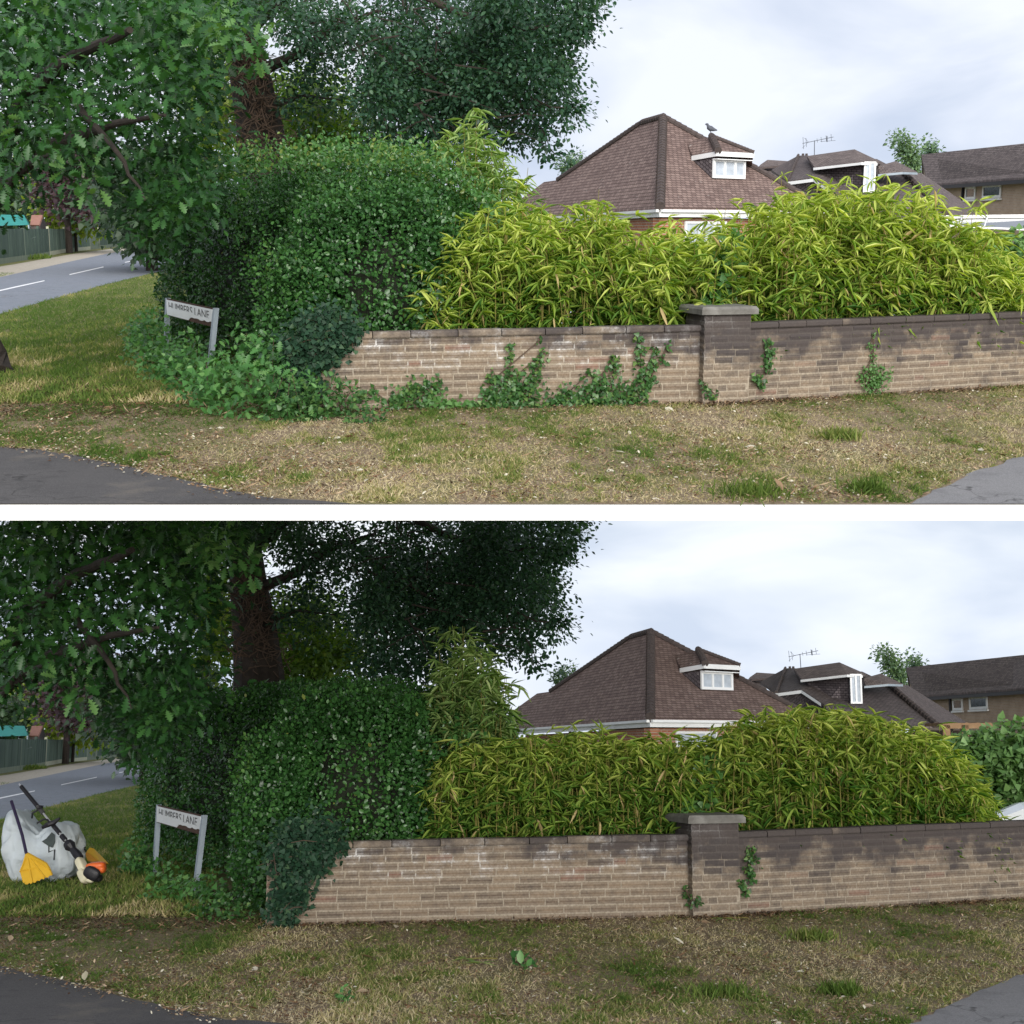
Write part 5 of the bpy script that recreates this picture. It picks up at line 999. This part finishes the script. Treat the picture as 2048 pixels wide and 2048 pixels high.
# second yellow scoop behind
P = [Q(x, y, d) for x, y, d in ((1235, 1200, 20.0), (1300, 1215, 20.0), (1525, 1445, 19.6), (1400, 1425, 19.55), (1185, 1260, 19.9))]; P2_ = [Q(x, y, d) for x, y, d in ((1185, 1262, 19.88), (1400, 1428, 19.53), (1340, 1450, 19.4), (1200, 1400, 19.6), (1165, 1300, 19.8))]
t = Thing('leaf_scoop', 'folded yellow hand scoop lying beside the white bag', 'scoop', (P[2].x, 19.6, 0)); t.add('upper_scoop', *plate(P, Vector((0, .03, -.012))), M['yellow']); t.add('lower_scoop', *plate(P2_, Vector((0, .03, -.012))), plain('deep yellow plastic', (.60, .27, .02), .45)); t.add('hinge', *tube([P[4], P[4] + Vector((-.06, .02, .05)), Q(1165, 1195, 19.9)], .012, 6), M['black'])
t.put(D)
# long-reach trimmer, engine on the grass, shaft over the bag
e0_, e1_ = Q(1085, 1365, 18.75), Q(150, 225, 19.35)
def S(f): return e0_.lerp(e1_, f)
t = Thing('pole_trimmer', 'long petrol pole trimmer lying across the white bag, orange engine down', 'garden tool', (e0_.x, e0_.y, 0))
t.add('shaft', *tube([S(0), S(.5), S(.985)], .0135, 8), M['alu']); t.add('tip', *tube([S(.975), S(1.01)], [.017, .008], 8), M['alu'])
t.add('grip_sleeve', *tube([S(.70), S(.975)], .028, 9), M['black']); t.add('coupling', *tube([S(.60), S(.69)], .030, 9), plain('grey rubber', (.06, .06, .06), .6)); t.add('grip_sleeve', *tube([S(.33), S(.46)], .030, 9), M['black']); t.add('clamp', *tube([S(.24), S(.30)], .034, 9), M['black'])
t.add('rear_handle', *tube([S(.0), S(.06), S(.12), S(.16), S(.20), S(.22)], [.05, .055, .045, .075, .065, .03], 10), M['black'])
dz = Vector((0, -.03, 0))
t.add('loop_handle', *join(tube([Q(500, 890, 18.98), Q(600, 840, 18.97), Q(680, 810, 18.97), Q(770, 745, 18.95)], [.022, .038, .034, .016], 8), tube([Q(415, 825, 19), Q(520, 760, 19), Q(580, 770, 19), Q(620, 830, 18.98)], .013, 7)), M['black'])
t.add('strap_ring', *tube([Q(430, 590, 19.1), Q(460, 555, 19.1), Q(515, 560, 19.1), Q(500, 590, 19.1), Q(420, 600, 19.1)], .011, 6), M['black'])
def lump(c, ax, s, e, n=7, amp=.0):
    bm = bmesh.new(); bmesh.ops.create_cube(bm, size=2); bmesh.ops.subdivide_edges(bm, edges=bm.edges[:], cuts=n, use_grid_fill=True); u = np.array([q.co[:] for q in bm.verts]); u = u * ((np.abs(u) ** e).sum(1) ** (-1 / e))[:, None]
    R = np.array(Vector((1, 0, 0)).rotation_difference(Vector(ax)).to_matrix()); p = (u * np.array(s)) @ R.T + np.array(c); Fc = [[q.index for q in f_.verts] for f_ in bm.faces]; bm.free(); p[:, 2] = np.maximum(p[:, 2], .005); return p.tolist(), Fc
ax = (Q(1230, 1700, 18.6) - Q(1080, 1380, 18.75)).normalized()
t.add('engine_housing', *join(lump(Q(1110, 1470, 18.7), ax, (.11, .07, .05), 4), lump(Q(1150, 1640, 18.62), ax, (.10, .08, .055), 4), lump(Q(1230, 1700, 18.6), Vector((1, 0, -.3)), (.06, .07, .03), 3)), M['cream'])
t.add('engine_cover', *join(lump(Q(1330, 1490, 18.72), Vector((1, 0, .1)), (.125, .09, .055), 3.5), lump(Q(1410, 1530, 18.7), Vector((1, 0, -.2)), (.06, .08, .05), 3)), M['orange'])
t.add('recoil_starter', *lump(Q(1265, 1600, 18.56), Vector((1, 0, -.5)), (.11, .05, .085), 2.6), M['black']); t.add('fuel_tank', *lump(Q(1330, 1670, 18.66), Vector((1, 0, 0)), (.08, .08, .05), 3), M['black'])
t.put(D)
# fallen cuttings
def cutting(label, pts, n, sz, sd):
    Ls = []
    for px, py in pts:
        c = np.array(D.G(px, py, .03)); ang = RNG.uniform(0, 6.28, n); d = np.stack([np.cos(ang), np.sin(ang), np.full(n, .08)], 1); Ls.append(leaves(np.tile(c, (n, 1)) + RNG.normal(0, .02, (n, 3)) * (1, 1, .2), d, np.tile((0, 0, 1.), (n, 1)), sz * RNG.uniform(.6, 1.2, n), T_BLADE, RNG.uniform(.3, 1, n), 1.6))
    v, f, t_ = catl(*Ls); v[:, 2] = np.maximum(v[:, 2], .012); t = Thing('bamboo_cutting', label, 'cutting', tuple(v.mean(0) * (1, 1, 0))); t.add('foliage', v, f, M['bamboog'], tint=t_); s_ = D.G(*pts[0], .02); t.add('stem', *tube([s_, s_ + Vector((.15, .05, 0)), s_ + Vector((.28, .02, .0))], .006, 5), M['cane']); t.put(D)
cutting('pale green bamboo cutting lying on the soil below the lower wall', [(930, 1918), (965, 1925)], 4, .2, 1)
cutting('yellow bamboo cutting at the foot of the lower wall', [(950, 1822)], 6, .17, 2)
cutting('pale bamboo cutting lying at the foot of the lower pillar', [(1445, 1836)], 3, .2, 3)
